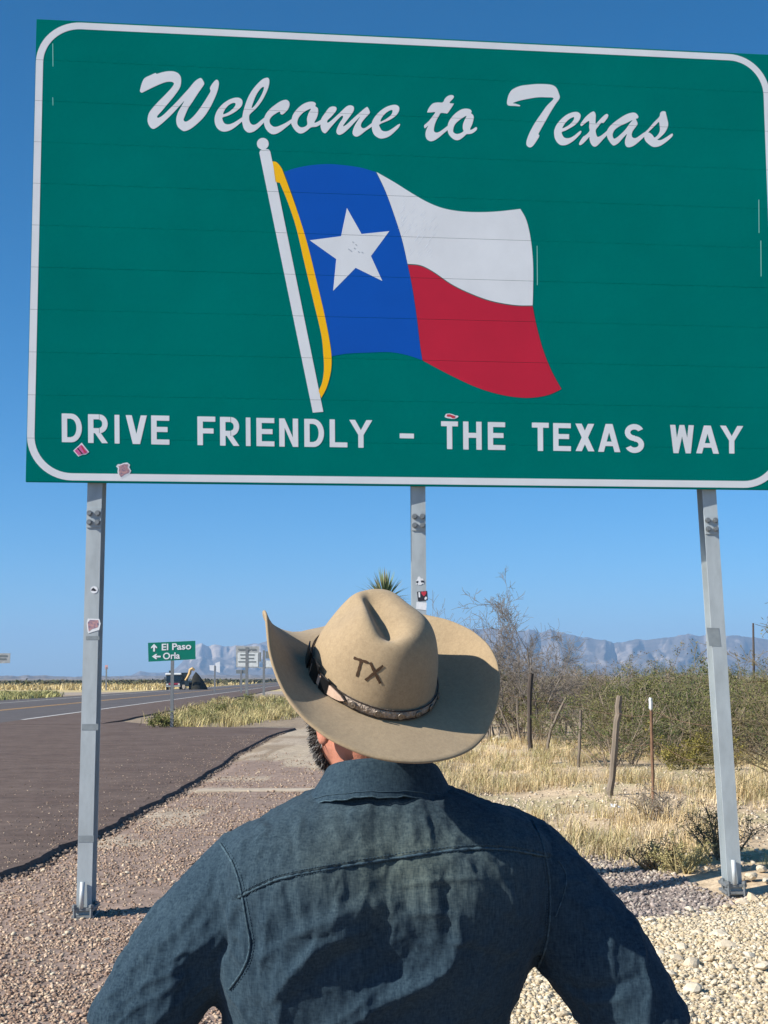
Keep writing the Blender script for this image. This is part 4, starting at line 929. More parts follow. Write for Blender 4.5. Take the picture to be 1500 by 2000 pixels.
def grass_field(name, tufts, R, per, hh, spread_, w, cols):
    P = []; H = []; Cc = []; Ws = []
    for (x_, Y, s) in tufts:
        n = max(4, int(per*(.6+.8*R.random()))); r = np.abs(R.normal(0, spread_*s, n)); a = R.random(n)*6.283
        P.append(np.stack([x_+r*np.cos(a), Y+r*np.sin(a), np.full(n, -.01)], -1)); H.append(hh*s*(.3+1.0*R.random(n))); Ws.append(np.full(n, w*(1 if Y < 24 else Y/24)))
        c = np.array(cols[R.integers(0, len(cols))])*(.8+.4*R.random()); Cc.append(c*(.75+.5*R.random((n, 1))))
    P = np.concatenate(P); P[:, 2] += ground_h(P[:, :2]) if len(P) else 0
    V, F, C = blades(P, np.concatenate(H), .75, np.concatenate(Ws), np.concatenate(Cc), R)
    o = link(name, mesh(name, V, F, m_veg)); vcol(o, C); return tag(o, kind='stuff')
STR = [(.58, .45, .25), (.52, .40, .22), (.64, .51, .31), (.46, .35, .20), (.54, .44, .22), (.44, .37, .18), (.62, .48, .27), (.38, .35, .17)]
R = np.random.default_rng(8); tf = []
while len(tf) < 880:
    Y = 12.4+R.random()**1.35*26; px = 800+R.random()*780; x_ = px2(px, Y)
    dens = fbm(np.array([[x_*.7, Y*.35, 2.]]), 3)[0]
    if x_ < .7 or (px < 1000 and Y < 17) or R.random() > np.clip((dens-(.47 if Y < 17 else .38))*7, .03, 1): continue
    if Y < 13.6 and R.random() < .75: continue
    tf.append((x_, Y, .6+.7*R.random()))
grass_field('dry_grass', tf, R, 34, .22, .14, .0032, STR)
tf = []
while len(tf) < 560:
    px = 300+R.random()*330; py = 1364+R.random()*58; p = G(px, py)
    if py > 1421-max(0, (px-440))*.14 or py < 1408-(px-300)*.33: continue
    tf.append((p[0], p[1], .7+.9*R.random()))
grass_field('roadside_grass', tf, R, 22, .30, .24, .005, [(.46, .38, .18), (.38, .34, .15), (.50, .42, .21), (.32, .31, .14), (.42, .34, .17)])
tf = []
while len(tf) < 1100:
    px = -60+R.random()*720; py = 1334+R.random()*14; p = G(px, py)
    if p[0] > HWY(-8, p[1]) or (HWY(-28, p[1]) < p[0]): continue
    tf.append((p[0], p[1], 1+R.random()))
grass_field('golden_grass', tf, R, 12, .55, .8, .008, [(.56, .44, .22), (.50, .40, .18), (.60, .48, .26)])
tf = []
while len(tf) < 420:
    px = -60+R.random()*170; py = 1354+R.random()*17; p = G(px, py)
    if p[0] > HWY(-27.5, p[1]): continue
    tf.append((p[0], p[1], .8+.6*R.random()))
grass_field('verge_grass', tf, R, 22, .4, .5, .008, [(.40, .36, .15), (.34, .33, .14), (.30, .30, .12)])
# far dark scrub along the horizon
tf = []; R = np.random.default_rng(15)
for i in range(1500):
    Y = 300+R.random()**.7*900; px = -80+R.random()*780
    if 1 and Y < 420 and R.random() < .8: continue
    if HWY(-30, Y) < px2(px, Y) < HWY(-5, Y): continue
    tf.append((px2(px, Y), Y, R.random()))
V = []; C = []
for x_, Y, q in tf:
    n = 14; c = R.normal(0, 1, (n, 3))*np.array([1.2, 1.2, .38])+np.array([x_, Y, .65+6.5*float(smooth01(700, 4500, np.array([Y]))[0])]); s = .35+.4*R.random((n, 1))
    a = R.normal(0, 1, (n, 3)); a /= np.linalg.norm(a, axis=1)[:, None]; b = R.normal(0, 1, (n, 3)); b /= np.linalg.norm(b, axis=1)[:, None]
    V.append(np.stack([c-a*s, c+b*s, c+a*s, c-b*s], 1).reshape(-1, 3)); C.append(np.tile(np.array([(.10, .095, .05), (.13, .11, .065), (.085, .09, .045)])[R.integers(0, 3)], (4*n, 1)))
V = np.concatenate(V); o = link('distant_scrub', mesh('distant_scrub', V, np.arange(len(V)).reshape(-1, 4), m_veg)); tag(o, kind='stuff'); vcol(o, np.concatenate(C))

# ================================================================== GRAVEL AND STONES
ico = bmesh.new(); bmesh.ops.create_icosphere(ico, subdivisions=1, radius=1); IV = np.array([v.co[:] for v in ico.verts]); ico.verts.index_update(); IF = np.array([[v.index for v in f.verts] for f in ico.faces]); ico.free()
m_stone = mat('gravel_stone', rough=.95, attr='Col', var=.18, scale=60, spec=.1)
def gravel(name, P, S, cols, R, sink=.25):
    n = len(P); shapes = IV[None]*(1+R.normal(0, .22, (24, len(IV), 1)))
    sh = shapes[R.integers(0, 24, n)]*np.stack([S*(.8+.5*R.random(n)), S*(.7+.5*R.random(n)), S*(.5+.35*R.random(n))], -1)[:, None, :]
    a = R.random(n)*6.283; ca, sa = np.cos(a)[:, None], np.sin(a)[:, None]
    tl = R.normal(0, .35, (n, 1)); z2 = sh[:, :, 2]+tl*sh[:, :, 0]
    V = np.stack([sh[:, :, 0]*ca-sh[:, :, 1]*sa, sh[:, :, 0]*sa+sh[:, :, 1]*ca, z2], -1)+P[:, None, :]
    V[:, :, 2] += (S*(.5-sink))[:, None]
    F = (IF[None]+(np.arange(n)*len(IV))[:, None, None]).reshape(-1, 3)
    c = np.array(cols)[R.integers(0, len(cols), n)]*(.75+.5*R.random((n, 1)))
    o = link(name, mesh(name, V.reshape(-1, 3), F, m_stone)); vcol(o, np.repeat(c, len(IV), 0)); return tag(o, kind='stuff')
edge_x = lambda Y: np.interp(Y, [e[1] for e in edge[::-1]], [e[0] for e in edge[::-1]])
cream_poly = gx([(640, 2600), (690, 2000), (780, 1850), (1090, 1795), (1250, 1783), (1400, 1760), (1520, 1738), (2000, 1733), (2600, 2600)])
R = np.random.default_rng(4)
n = 78000; Y = 6.3+R.random(n)**1.35*27; px = -40+R.random(n)*840; P = np.stack([px2(px, Y), Y], -1)
ok = (P[:, 0] > edge_x(Y)+.04) & ~pip(P+.25*(np.stack([fbm(np.column_stack([P*1.3, Y*0]), 3), Y*0], -1)-.45), cream_poly) & (R.random(n) < np.clip(1.25-(Y-8)*.05, .22, 1)*np.clip(.55+2.2*(fbm(np.column_stack([P*1.1, Y*0+6]), 3)-.36), .25, 1))
P = P[ok]; Y = P[:, 1]; P = np.column_stack([P, ground_h(P)])
S = .0064+.0088*R.random(len(P))**2.4+.00015*(Y-7); big = R.random(len(P)) < .02; S[big] *= 1.6
BRN = [(0.326, 0.225, 0.160), (0.282, 0.188, 0.134), (0.405, 0.286, 0.202), (0.238, 0.164, 0.118), (0.458, 0.335, 0.236), (0.343, 0.249, 0.183), (0.528, 0.401, 0.282), (0.273, 0.192, 0.145), (0.546, 0.425, 0.305)]
gravel('brown_gravel', P, S, BRN, R)
n = 7000; i_ = R.integers(0, len(dp)-1, n); q_ = dp[i_]+(dp[i_+1]-dp[i_])*R.random((n, 1)); q_ = q_[(q_[:, 0] > HWY(-8.3, q_[:, 1])) & (q_[:, 1] < 46)]
q_ = q_+np.abs(R.normal(0, .07, (len(q_), 1)))*np.array([[.75, -.6]])+R.normal(0, .02, q_.shape)
n2 = 5200; Y2 = 9+R.random(n2)**1.4*34; dE = R.exponential(.9, n2); X2 = edge_x(Y2)-.05-dE; ok2 = X2 > HWY(-8, Y2)
gravel('loose_chippings', np.column_stack([X2, Y2, np.full(n2, AZ-.001)])[ok2], (.005+.009*R.random(n2)**2.5)[ok2], BRN+[(.13, .105, .09), (.16, .13, .11)]*4, R, .3)
gravel('asphalt_crumbs', np.column_stack([q_, ground_h(q_)+.004]), .009+.02*R.random(len(q_))**2, [(.10, .08, .07), (.13, .105, .09), (.20, .16, .13), (.28, .22, .18)], R)
n = 38000; Y = 6.3+R.random(n)**.9*6; px = 690+R.random(n)*900; P = np.stack([px2(px, Y), Y], -1)
ok = pip(P+.2*(np.stack([fbm(np.column_stack([P*1.3, Y*0]), 3), Y*0], -1)-.45), cream_poly); P = P[ok]; Y = P[:, 1]; P = np.column_stack([P, ground_h(P)])
S = .0075+.012*R.random(len(P))**2.6
CRM = [(.52, .43, .29), (.57, .48, .34), (.46, .37, .245), (.60, .53, .40), (.50, .40, .25), (.55, .47, .34)]
gravel('cream_gravel', P, S, CRM, R)
n = 9000; gp = gx([(980, 1795), (1080, 1630), (1200, 1660), (1290, 1700), (1420, 1742), (1520, 1745), (1520, 1735), (1395, 1768), (1250, 1790), (1100, 1805)]); gp = np.array(gp)
P = gp.min(0)+R.random((n, 2))*(gp.max(0)-gp.min(0)); P = P[pip(P, gp)]; P = np.column_stack([P, ground_h(P)])
gravel('grey_gravel', P, .011+.012*R.random(len(P))**2, [(.30, .25, .22), (.24, .20, .18), (.36, .30, .26), (.20, .17, .155), (.42, .37, .31)], R)
n = 5000; Y = 12.5+R.random(n)**1.3*14; px = 820+R.random(n)*720; P = np.stack([px2(px, Y), Y], -1); P = np.column_stack([P, ground_h(P)])
gravel('pale_pebbles', P, .012+.016*R.random(len(P))**2, [(.50, .41, .30), (.58, .49, .37), (.42, .34, .25)], R)
# single larger stones, each its own piece of the ground
smesh = []
for i in range(8):
    bm = bmesh.new(); bmesh.ops.create_icosphere(bm, subdivisions=2, radius=1); co = np.array([v.co[:] for v in bm.verts])
    k = 1+(fbm(co*1.1+i*7.7+20, 2)-.37)*1.0+(fbm(co*3.1+i*3.3+40, 2)-.37)*.25
    cut = R.normal(0, 1, (5, 3)); cut /= np.linalg.norm(cut, axis=1)[:, None]
    co = co*k[:, None]
    for c in cut: dd = co@c; co = co-np.outer(np.maximum(dd-.72, 0)*.85, c)
    for v, c in zip(bm.verts, co): v.co = c
    me = bpy.data.meshes.new('stone'); bm.to_mesh(me); bm.free()
    me.materials.append(mat('pale_stone_%d' % i, *[[(.58, .49, .36)], [(.62, .55, .43)], [(.54, .44, .30)], [(.60, .52, .39)]][i % 4], rough=.95, var=.14, scale=2.2, spec=.1, bump=.35, bscale=9)); smesh.append(me)
def stone(px, py, wpx, flat=.62, k=None):
    p = G(px, py); p = G(px, py, float(ground_h(p[None, :2])[0])); o = link('stone', smesh[int(R.integers(0, 8)) if k is None else k], ground)
    s = wpx/2/FPX*math.hypot(p[1], 1.68)*1.0; o.location = (p[0], p[1], p[2]+s*flat*.42); o.scale = (s, s*(.75+.3*R.random()), s*flat*(.8+.3*R.random())); o.rotation_euler = (R.normal()*.2, R.normal()*.2, R.random()*6.283)
for a in ((1402, 1832, 36), (1366, 1828, 30), (1415, 1852, 40), (1350, 1884, 34), (1353, 1937, 38), (1310, 1906, 26), (1320, 1874, 26), (1440, 1842, 26), (1450, 1812, 22), (1385, 1805, 20), (1472, 1760, 30), (1450, 1765, 24),
          (1468, 1714, 26), (1447, 1718, 20), (1488, 1700, 24), (1496, 1722, 18), (1463, 1868, 24), (1491, 1890, 28), (1330, 1853, 26), (1300, 1840, 22), (1270, 1800, 20), (1240, 1815, 22), (1289, 1865, 22), (1484, 1835, 22),
          (1386, 1875, 20), (1428, 1890, 18), (1395, 1920, 16), (1100, 1985, 26), (1063, 1960, 18), (1205, 1795, 18), (1325, 1785, 16), (1420, 1775, 22), (215, 1783, 14), (252, 1781, 12), (270, 1786, 10), (208, 1757, 10), (302, 1404+12, 6), (257, 1449, 5), (668, 1500, 12)):
    stone(*a)
for i in range(110):
    px = 1060+R.random()*450; py = 1775+R.random()*230
    stone(px, py, 9+R.random()**2*11)
for i in range(45): stone(R.random()*330, 1690+R.random()*310, 8+R.random()*5)
o = link('stone', smesh[1], ground); p = G(972, 1451); o.location = (p[0], p[1], .1); o.scale = (.16, .14, .1)
# footing slab, paper scrap
fp = G(1437, 1748, .08)
#pad(fp[0]-.2, fp[1]+.1, 1.0, .42, -.1, float(ground_h(np.array([[fp[0], fp[1]-.3]]))[0])+.02, 'post_footing')
fp2 = G(500, 1545); pad(fp2[0]+.25, fp2[1], 2.3, .35, -.1, .03, 'concrete_strip')
p = G(1203, 1581, .09); V = []; F = []
for i in range(5):
    for j in range(4): V.append((p[0]-.06+.03*i, p[1]-.03+.02*j, p[2]+.02+.05*random.random()))
for i in range(4):
    for j in range(3): a = i*4+j; F.append((a, a+4, a+5, a+1))
o = obj('paper_scrap', V, F, m_wsheet, None, False, True); tag(o, 'crumpled white scrap of litter on the dry grass by the leaning post', 'litter')
#--MORE--
# ================================================================== THE MAN
PM = 2.12                                                # how far in front of the camera he stands
def pw(px, py, Y=PM): return at(px, py, Y)
HC = pw(727, 1322, 2.085)                                 # middle of the hat opening
pc = pw(738, 2000, 2.14)
man = thing('person', (pc[0], 2.14, 0), 'bearded man seen from behind in a dark blue denim shirt with elbows out', 'person')
def euler(a, b, c):
    ca, sa, cb, sb, cc, sc = math.cos(a), math.sin(a), math.cos(b), math.sin(b), math.cos(c), math.sin(c)
    return np.array([[cc, -sc, 0], [sc, cc, 0], [0, 0, 1]])@np.array([[1, 0, 0], [0, ca, -sa], [0, sa, ca]])@np.array([[cb, 0, sb], [0, 1, 0], [-sb, 0, cb]])
HM = euler(math.radians(35), math.radians(-1), math.radians(27))     # hat axes: right, front, up
FM = euler(math.radians(22), 0, math.radians(27))                    # head axes
def hw(P): return HC+np.asarray(P, float)@HM.T*1.017
HD = HC-HM[:, 2]*.02-FM[:, 2]*.012+np.array([.010, 0, 0])                       # middle of the skull
def remesh(mb, voxel, smooth_it, sub=0):
    o = mb.build('tmp', None); recalc(o)
    md = o.modifiers.new('r', 'REMESH'); md.mode = 'VOXEL'; md.voxel_size = voxel
    if smooth_it: ms = o.modifiers.new('s', 'SMOOTH'); ms.iterations = smooth_it; ms.factor = .5
    if sub: mu = o.modifiers.new('u', 'SUBSURF'); mu.levels = sub
    dg = bpy.context.evaluated_depsgraph_get(); me = bpy.data.meshes.new_from_object(o.evaluated_get(dg))
    k = len(me.vertices); V = np.empty(k*3); me.vertices.foreach_get('co', V); V = V.reshape(-1, 3); N = np.empty(k*3); me.vertices.foreach_get('normal', N); N = N.reshape(-1, 3)
    F = [tuple(p.vertices) for p in me.polygons]; o2 = o.data
    bpy.data.objects.remove(o); bpy.data.meshes.remove(me)
    if all(len(f) == 4 for f in F): F = np.array(F)
    return V, N, F
def tubeB(mb, pts, r, n=16): mb.tube(catmull(pts, 4, False), np.interp(np.linspace(0, 1, (len(pts)-1)*4+1), np.linspace(0, 1, len(pts)), r), n)

# ---- body (skin): head, neck, core, forearms and hands in one surface
hips = pw(730, 2200, 2.16)
mb = MB()
mb.ball(HD, (.075, .090, .090), FM)
chin = HD+FM@np.array([0, .066, -.112])
mb.ball(HD+FM@np.array([0, .038, -.076]), (.060, .060, .060), FM)
mb.ball(chin, (.038, .03, .028), FM)
mb.ball(HD+FM@np.array([0, .098, -.036]), (.014, .02, .026), FM)            # nose
mb.ball(HD+FM@np.array([0, .082, -.008]), (.05, .014, .012), FM)             # brow
for s in (-1, 1):
    mb.ball(HD+FM@np.array([s*.078, -.012, -.038]), (.009, .021, .034), FM)  # ears
    mb.ball(HD+FM@np.array([s*.04, .066, -.054]), (.022, .026, .022), FM)      # cheeks
tubeB(mb, [HD+FM@np.array([0, -.004, -.05]), pw(730, 1470, 2.128), pw(736, 1530, 2.138), pw(738, 1600, 2.15)], [.060, .060, .063, .08])
mb.loft([[tuple(np.array([pc[0]+.16*math.cos(t), 2.15+.08*math.sin(t), z])) for t in np.linspace(0, 2*math.pi, 25)[:-1]] for z in (1.0, 1.2, 1.4, 1.47)])
el_l, el_r = pw(250, 2045, 2.105), pw(1266, 2045, 2.155)
wr_l, wr_r = np.array([pc[0]-.215, 2.20, 1.035]), np.array([pc[0]+.215, 2.20, 1.035])
for s, sh, el, wr in ((-1, pw(505, 1725, 2.128), el_l, wr_l), (1, pw(1015, 1708, 2.186), el_r, wr_r)):
    tubeB(mb, [np.array([pc[0], 2.15, 1.42]), sh, (sh+el)/2, el], [.055, .05, .042, .036]); tubeB(mb, [el, (el+wr)/2, wr], [.036, .032, .026])
    # hand laid on the hip: palm, four fingers forward, thumb behind
    palm = wr+np.array([-s*.02, .035, -.03]); tubeB(mb, [wr, palm, palm+np.array([-s*.008, .03, -.012])], [.028, .036, .032])
    for k in range(4):
        b = palm+np.array([-s*.002, .045, .018-.018*k]); L = (.066, .074, .07, .054)[k]
        tubeB(mb, [b-np.array([0, .02, 0]), b+np.array([-s*.014, L*.45, -.006]), b+np.array([-s*.036, L*.8, -.012]), b+np.array([-s*.055, L, -.016])], [.0105, .0095, .0085, .0075], 8)
    b = palm+np.array([-s*.012, -.015, .022]); tubeB(mb, [b, b+np.array([-s*.012, -.03, .012]), b+np.array([-s*.03, -.05, .008])], [.014, .0115, .009], 8)
V, N, F = remesh(mb, .0055, 3)
m_skin = mat('skin', (.52, .22, .145), .5, var=.12, scale=38, spec=.3, bump=.12, bscale=260)
m_skin.node_tree.nodes['Principled BSDF'].inputs['Subsurface Weight'].default_value = .12
m_skin.node_tree.nodes['Principled BSDF'].inputs['Subsurface Radius'].default_value = (.01, .004, .002)
body = obj('body', V, F, m_skin, man, True)
BVB = BVHTree.FromPolygons([Vector(v) for v in V], [tuple(f) for f in F])
for s in (-1, 1):
    e = HD+FM@np.array([s*.031, .079, -.026]); mb = MB(); mb.ball(e, .0125); mb.build('eye', mat('eye_white', (.7, .68, .64), .2), man, True)
    mb = MB(); mb.ball(e+FM@np.array([0, .0075, 0]), .0062); mb.build('iris', mat('iris', (.05, .07, .08), .2), man, True)
tubeB(mb := MB(), [HD+FM@np.array([a, .092-abs(a)*.35, -.076]) for a in (-.024, -.01, .01, .024)], [.003, .0055, .0055, .003], 8); mb.build('mouth', mat('lips', (.36, .13, .11), .5), man, True)

# ---- trousers and boots (below the picture)
m_jean = mat('trouser_denim', (.03, .04, .06), .9, var=.2, scale=14)
mb = MB()
mb.loft([[(pc[0]+a*math.cos(t), 2.16+b*math.sin(t), z) for t in np.linspace(0, 2*math.pi, 25)[:-1]] for a, b, z in ((.17, .12, .82), (.185, .13, .92), (.175, .12, 1.06))])
for s in (-1, 1): tubeB(mb, [(pc[0]+s*.09, 2.16, .9), (pc[0]+s*.115, 2.165, .68), (pc[0]+s*.125, 2.16, .48), (pc[0]+s*.135, 2.15, .06)], [.098, .085, .066, .062])
V, N, F = remesh(mb, .012, 3); obj('trousers', V, F, m_jean, man, True)
m_boot = mat('boot_leather', (.10, .055, .03), .5, var=.2, scale=20)
for s in (-1, 1):
    mb = MB(); x_ = pc[0]+s*.14
    mb.loft([[(x_+a*math.cos(t)+s*.012*i, y_, zc+b*math.sin(t)) for t in np.linspace(0, 2*math.pi, 17)[:-1]] for i, (y_, zc, a, b) in enumerate(((2.06, .05, .03, .045), (2.11, .06, .042, .06), (2.2, .05, .045, .05), (2.29, .038, .045, .036), (2.35, .03, .02, .022)))]); mb.tube([(x_, 2.14, .05), (x_, 2.15, .3)], [.05, .058], 14)
    mb.build('boot', m_boot, man, True)

# ---- shirt
BY = math.tan(math.radians(7))                           # his right shoulder stands a little farther off
rows = [(1538, 640, 850, 2.20, 2.075), (1552, 590, 906, 2.22, 2.056), (1575, 552, 968, 2.235, 2.036), (1600, 505, 1022, 2.245, 2.022), (1632, 452, 1068, 2.255, 2.010), (1680, 436, 1078, 2.262, 2.0), (1750, 434, 1074, 2.27, 1.992), (1830, 436, 1060, 2.275, 1.995),
        (1900, 432, 1040, 2.28, 2.005), (2000, 437, 1000, 2.285, 2.028), (2150, 447, 985, 2.285, 2.05), (2350, 432, 1005, 2.285, 2.035), (2440, 428, 1012, 2.285, 2.03)]
mb = MB(); rings = []
for py, xl, xr, yf, yb in rows:
    a = pw(xl, py); b = pw(xr, py); cx = (a[0]+b[0])/2; hw_ = (b[0]-a[0])/2; cy = (yf+yb)/2; hd = (yf-yb)/2; ring = []
    for t in np.linspace(0, 2*math.pi, 49)[:-1]:
        c_, s_ = math.cos(t), math.sin(t); e = 2/2.5
        x_ = hw_*math.copysign(abs(c_)**e, c_); y_ = hd*math.copysign(abs(s_)**e, s_); z_ = a[2]+(b[2]-a[2])*.5
        ring.append((cx+x_, cy+y_+x_*BY, z_))
    rings.append(ring)
mb.loft(rings[::-1])
def arm(pts, r): tubeB(mb, [pw(px, py, Y) for px, py, Y in pts], r, 20)
arm([(580, 1690, 2.13), (500, 1718, 2.125), (348, 1880, 2.11), (252, 2040, 2.10)], [.07, .080, .076, .068])
arm([(940, 1660, 2.18), (1022, 1702, 2.185), (1164, 1866, 2.17), (1276, 2040, 2.15)], [.07, .076, .079, .066])
for s, e0, wr in ((-1, pw(252, 2040, 2.10), wr_l), (1, pw(1266, 2040, 2.15), wr_r)):
    tubeB(mb, [e0, e0+np.array([-s*.005, .02, -.035]), (e0+wr)/2+np.array([0, .02, 0]), wr+np.array([s*.012, -.012, .01])], [.066, .066, .055, .042], 18)
V, N, F = remesh(mb, .007, 7, 1)
# cloth relief: folds, yoke overlap, seams and crumple on the surface itself
def proj_px(V):
    d = V-CO; z = d@CF; return np.stack([750+FPX*(d@CX)/z, 1000-FPX*(d@CU)/z], -1)
PX = proj_px(V); backf = np.clip(-N[:, 1]*1.4+.55, 0, 1)
disp = np.zeros(len(V))
def seglen(P, pts):
    best = np.full(len(P), 1e9); side = np.zeros(len(P)); tt = np.zeros(len(P)); L = 0; tot = sum(np.hypot(*(np.array(pts[i+1])-pts[i])) for i in range(len(pts)-1))
    for i in range(len(pts)-1):
        a = np.array(pts[i], float); b = np.array(pts[i+1], float); ab = b-a; l = np.hypot(*ab); t = np.clip(((P-a)@ab)/(l*l), 0, 1); q = a+t[:, None]*ab; d = np.hypot(*(P-q).T)
        cr = (ab[0]*(P[:, 1]-a[1])-ab[1]*(P[:, 0]-a[0]))/l
        m = d < best; best = np.where(m, d, best); side = np.where(m, np.sign(cr), side); tt = np.where(m, (L+t*l)/tot, tt); L += l
    return best, side, tt
def fold(pts, w, h, taper=True, steep=0.0):
    pts = [tuple(p) for p in catmull(pts, 5, False)]; d, s, t = seglen(PX, pts)
    wv = w*(1+steep*s); g = .6*np.exp(-(d/wv)**2)+.4*np.exp(-np.abs(d)/(wv*.62)); e = np.sin(np.clip(t, 0, 1)*math.pi)**.6 if taper else 1
    globals()['disp'] = disp+h*g*e*backf
# broad forms: shoulder blades, spine hollow
fold([(560, 1640), (590, 1740), (600, 1830)], 95, .010); fold([(930, 1660), (930, 1760), (915, 1850)], 90, .012)
fold([(775, 1600), (760, 1720), (745, 1850), (735, 2000)], 62, -.012); 
fold([(640, 1600), (760, 1575), (880, 1600)], 40, .004)
# draped folds
fold([(500, 1880), (600, 1815), (700, 1775), (800, 1760)], 26, .007, steep=.3)
fold([(520, 1975), (570, 1900), (640, 1840), (730, 1815)], 20, .010, steep=.2)
fold([(600, 1940), (650, 1880), (740, 1850)], 22, -.006)
fold([(640, 2030), (740, 1960), (850, 1905), (885, 1860), (890, 1790)], 20, .0125, steep=.2)
fold([(690, 1930), (780, 1880), (840, 1830)], 34, -.007)
fold([(600, 2040), (680, 1975), (745, 1925), (755, 1890)], 14, .006)
fold([(500, 1760), (498, 1840), (500, 1940)], 14, -.005); fold([(520, 1760), (520, 1830), (505, 1900)], 11, .004)
fold([(560, 1720), (570, 1780), (590, 1830)], 9, -.0045); fold([(583, 1720), (590, 1790)], 8, .004); fold([(548, 1960), (552, 2030)], 18, .006)
fold([(830, 1690), (836, 1760), (850, 1810)], 9, .004); fold([(860, 1680), (868, 1780), (875, 1850)], 9, -.0035); fold([(905, 1675), (925, 1720)], 8, .004); fold([(960, 1690), (985, 1740), (1000, 1800)], 10, .004)
fold([(770, 1735), (830, 1722), (920, 1716), (960, 1722)], 7, .004); fold([(780, 1790), (850, 1782), (930, 1790)], 8, .0035); fold([(860, 1845), (930, 1830)], 8, .003)
fold([(570, 1590), (640, 1600), (760, 1585)], 12, .003); fold([(690, 1560), (760, 1572), (840, 1562)], 9, .0035); fold([(560, 1600), (575, 1660), (577, 1705)], 6, -.003); fold([(590, 1590), (582, 1650)], 7, .0025)
for q in ((700, 1610, 705, 1650), (740, 1600, 742, 1660), (800, 1605, 810, 1655), (830, 1600, 842, 1650), (660, 1625, 664, 1660), (868, 1610, 884, 1650)): fold([q[:2], q[2:]], 5, .0016)
# sleeves
fold([(470, 1770), (440, 1850), (400, 1900)], 13, -.006); fold([(455, 1760), (452, 1840), (470, 1885)], 9, .005); fold([(430, 1690), (440, 1760), (475, 1850)], 8, .004)
fold([(440, 1800), (390, 1850), (345, 1870), (330, 1940)], 8, .0035); fold([(345, 1890), (330, 1960), (290, 2010)], 7, .003); fold([(400, 1910), (300, 2000)], 9, .003); fold([(300, 1830), (250, 1900), (215, 1960)], 11, .003)
fold([(410, 1720), (370, 1790), (300, 1860)], 12, .003); fold([(250, 1930), (330, 1900), (400, 1840)], 6, .0025); fold([(215, 1985), (300, 1950), (380, 1900)], 6, .0025)
for i in range(26):
    a = np.array([random.uniform(230, 430), random.uniform(1720, 1990)]); L = random.uniform(40, 110); fold([a, a+np.array([-.62*L, .5*L])+np.random.default_rng(i).normal(0, 8, 2)*.3], random.uniform(2.5, 4.5), random.uniform(.0014, .0028))
fold([(1062, 1880), (1120, 1930), (1200, 1925), (1260, 1900)], 12, -.005); fold([(1075, 1905), (1150, 1955), (1240, 1945)], 10, .004); fold([(1080, 1760), (1110, 1720), (1150, 1730)], 7, .003); fold([(1230, 1800), (1260, 1900), (1290, 1960)], 14, .004)
fold([(1060, 1830), (1055, 1870), (1040, 1895)], 12, -.004)
# yoke lies over the back panel: a step along the seam
yoke = [(466, 1752), (510, 1730), (557, 1713), (673, 1691), (760, 1677), (845, 1665), (931, 1657), (999, 1660), (1068, 1672)]
d, s, t = seglen(PX, [tuple(p) for p in catmull(yoke, 5, False)])
inx = (PX[:, 0] > 455) & (PX[:, 0] < 1075)
above = np.where(s < 0, 1.0, 0.0)
disp += backf*inx*(above*np.exp(-(d/26)**2)*.0028-(1-above)*np.exp(-(d/5)**2)*.0022)
# crumple everywhere
cr = fbm(V*np.array([26, 26, 15]), 4)-.47; cr2 = fbm(V*np.array([75, 75, 34])+9, 3)-.45
rn = fbm(V*np.array([15, 15, 8])+3, 3); rd1 = np.clip(1-np.abs(rn-.45)*13, 0, 1); rn2 = fbm(V*np.array([38, 38, 17])+50, 3); rd2 = np.clip(1-np.abs(rn2-.45)*9, 0, 1)
disp += cr*.0085+cr2*.0034+rd1*.0036+rd2*.0013
V = V+N*disp[:, None]
m_den = bpy.data.materials.new('denim'); m_den.use_nodes = True; nt = m_den.node_tree; bs = nt.nodes['Principled BSDF']; Lk = nt.links
tc = nt.nodes.new('ShaderNodeTexCoord')
def noise(scale, sx, det=3, rough=.6):
    mp = nt.nodes.new('ShaderNodeMapping'); mp.inputs['Scale'].default_value = sx; Lk.new(tc.outputs['Object'], mp.inputs[0])
    n_ = nt.nodes.new('ShaderNodeTexNoise'); n_.inputs['Scale'].default_value = scale; n_.inputs['Detail'].default_value = det; n_.inputs['Roughness'].default_value = rough; Lk.new(mp.outputs[0], n_.inputs['Vector']); return n_
n1 = noise(420, (1, 1, .12)); n2 = noise(420, (.3, .3, 1)); n3 = noise(9, (1, 1, .5), 5); n4 = noise(700, (1, 1, 1), 1)
def math_(op, a, b):
    m_ = nt.nodes.new('ShaderNodeMath'); m_.operation = op
    for i, v in enumerate((a, b)):
        if isinstance(v, (int, float)): m_.inputs[i].default_value = v
        else: Lk.new(v, m_.inputs[i])
    return m_.outputs[0]
thr = math_('ADD', math_('MULTIPLY', n1.outputs['Fac'], .55), math_('MULTIPLY', n2.outputs['Fac'], .45))
mixf = math_('ADD', thr, math_('MULTIPLY', math_('SUBTRACT', n3.outputs['Fac'], .5), .32))
rp = nt.nodes.new('ShaderNodeValToRGB'); rp.color_ramp.elements[0].position = .34; rp.color_ramp.elements[1].position = .70
rp.color_ramp.elements[0].color = (.012, .026, .042, 1); rp.color_ramp.elements[1].color = (.046, .078, .102, 1)
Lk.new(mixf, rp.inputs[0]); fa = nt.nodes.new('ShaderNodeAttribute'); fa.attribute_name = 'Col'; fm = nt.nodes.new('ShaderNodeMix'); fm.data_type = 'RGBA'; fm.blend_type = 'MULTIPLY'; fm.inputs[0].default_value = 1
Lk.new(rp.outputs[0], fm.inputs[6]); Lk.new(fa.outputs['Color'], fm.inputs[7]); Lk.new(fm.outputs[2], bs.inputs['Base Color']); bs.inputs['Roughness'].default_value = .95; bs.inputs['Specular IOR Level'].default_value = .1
bs.inputs['Sheen Weight'].default_value = .06; bs.inputs['Sheen Tint'].default_value = (.6, .7, .8, 1)
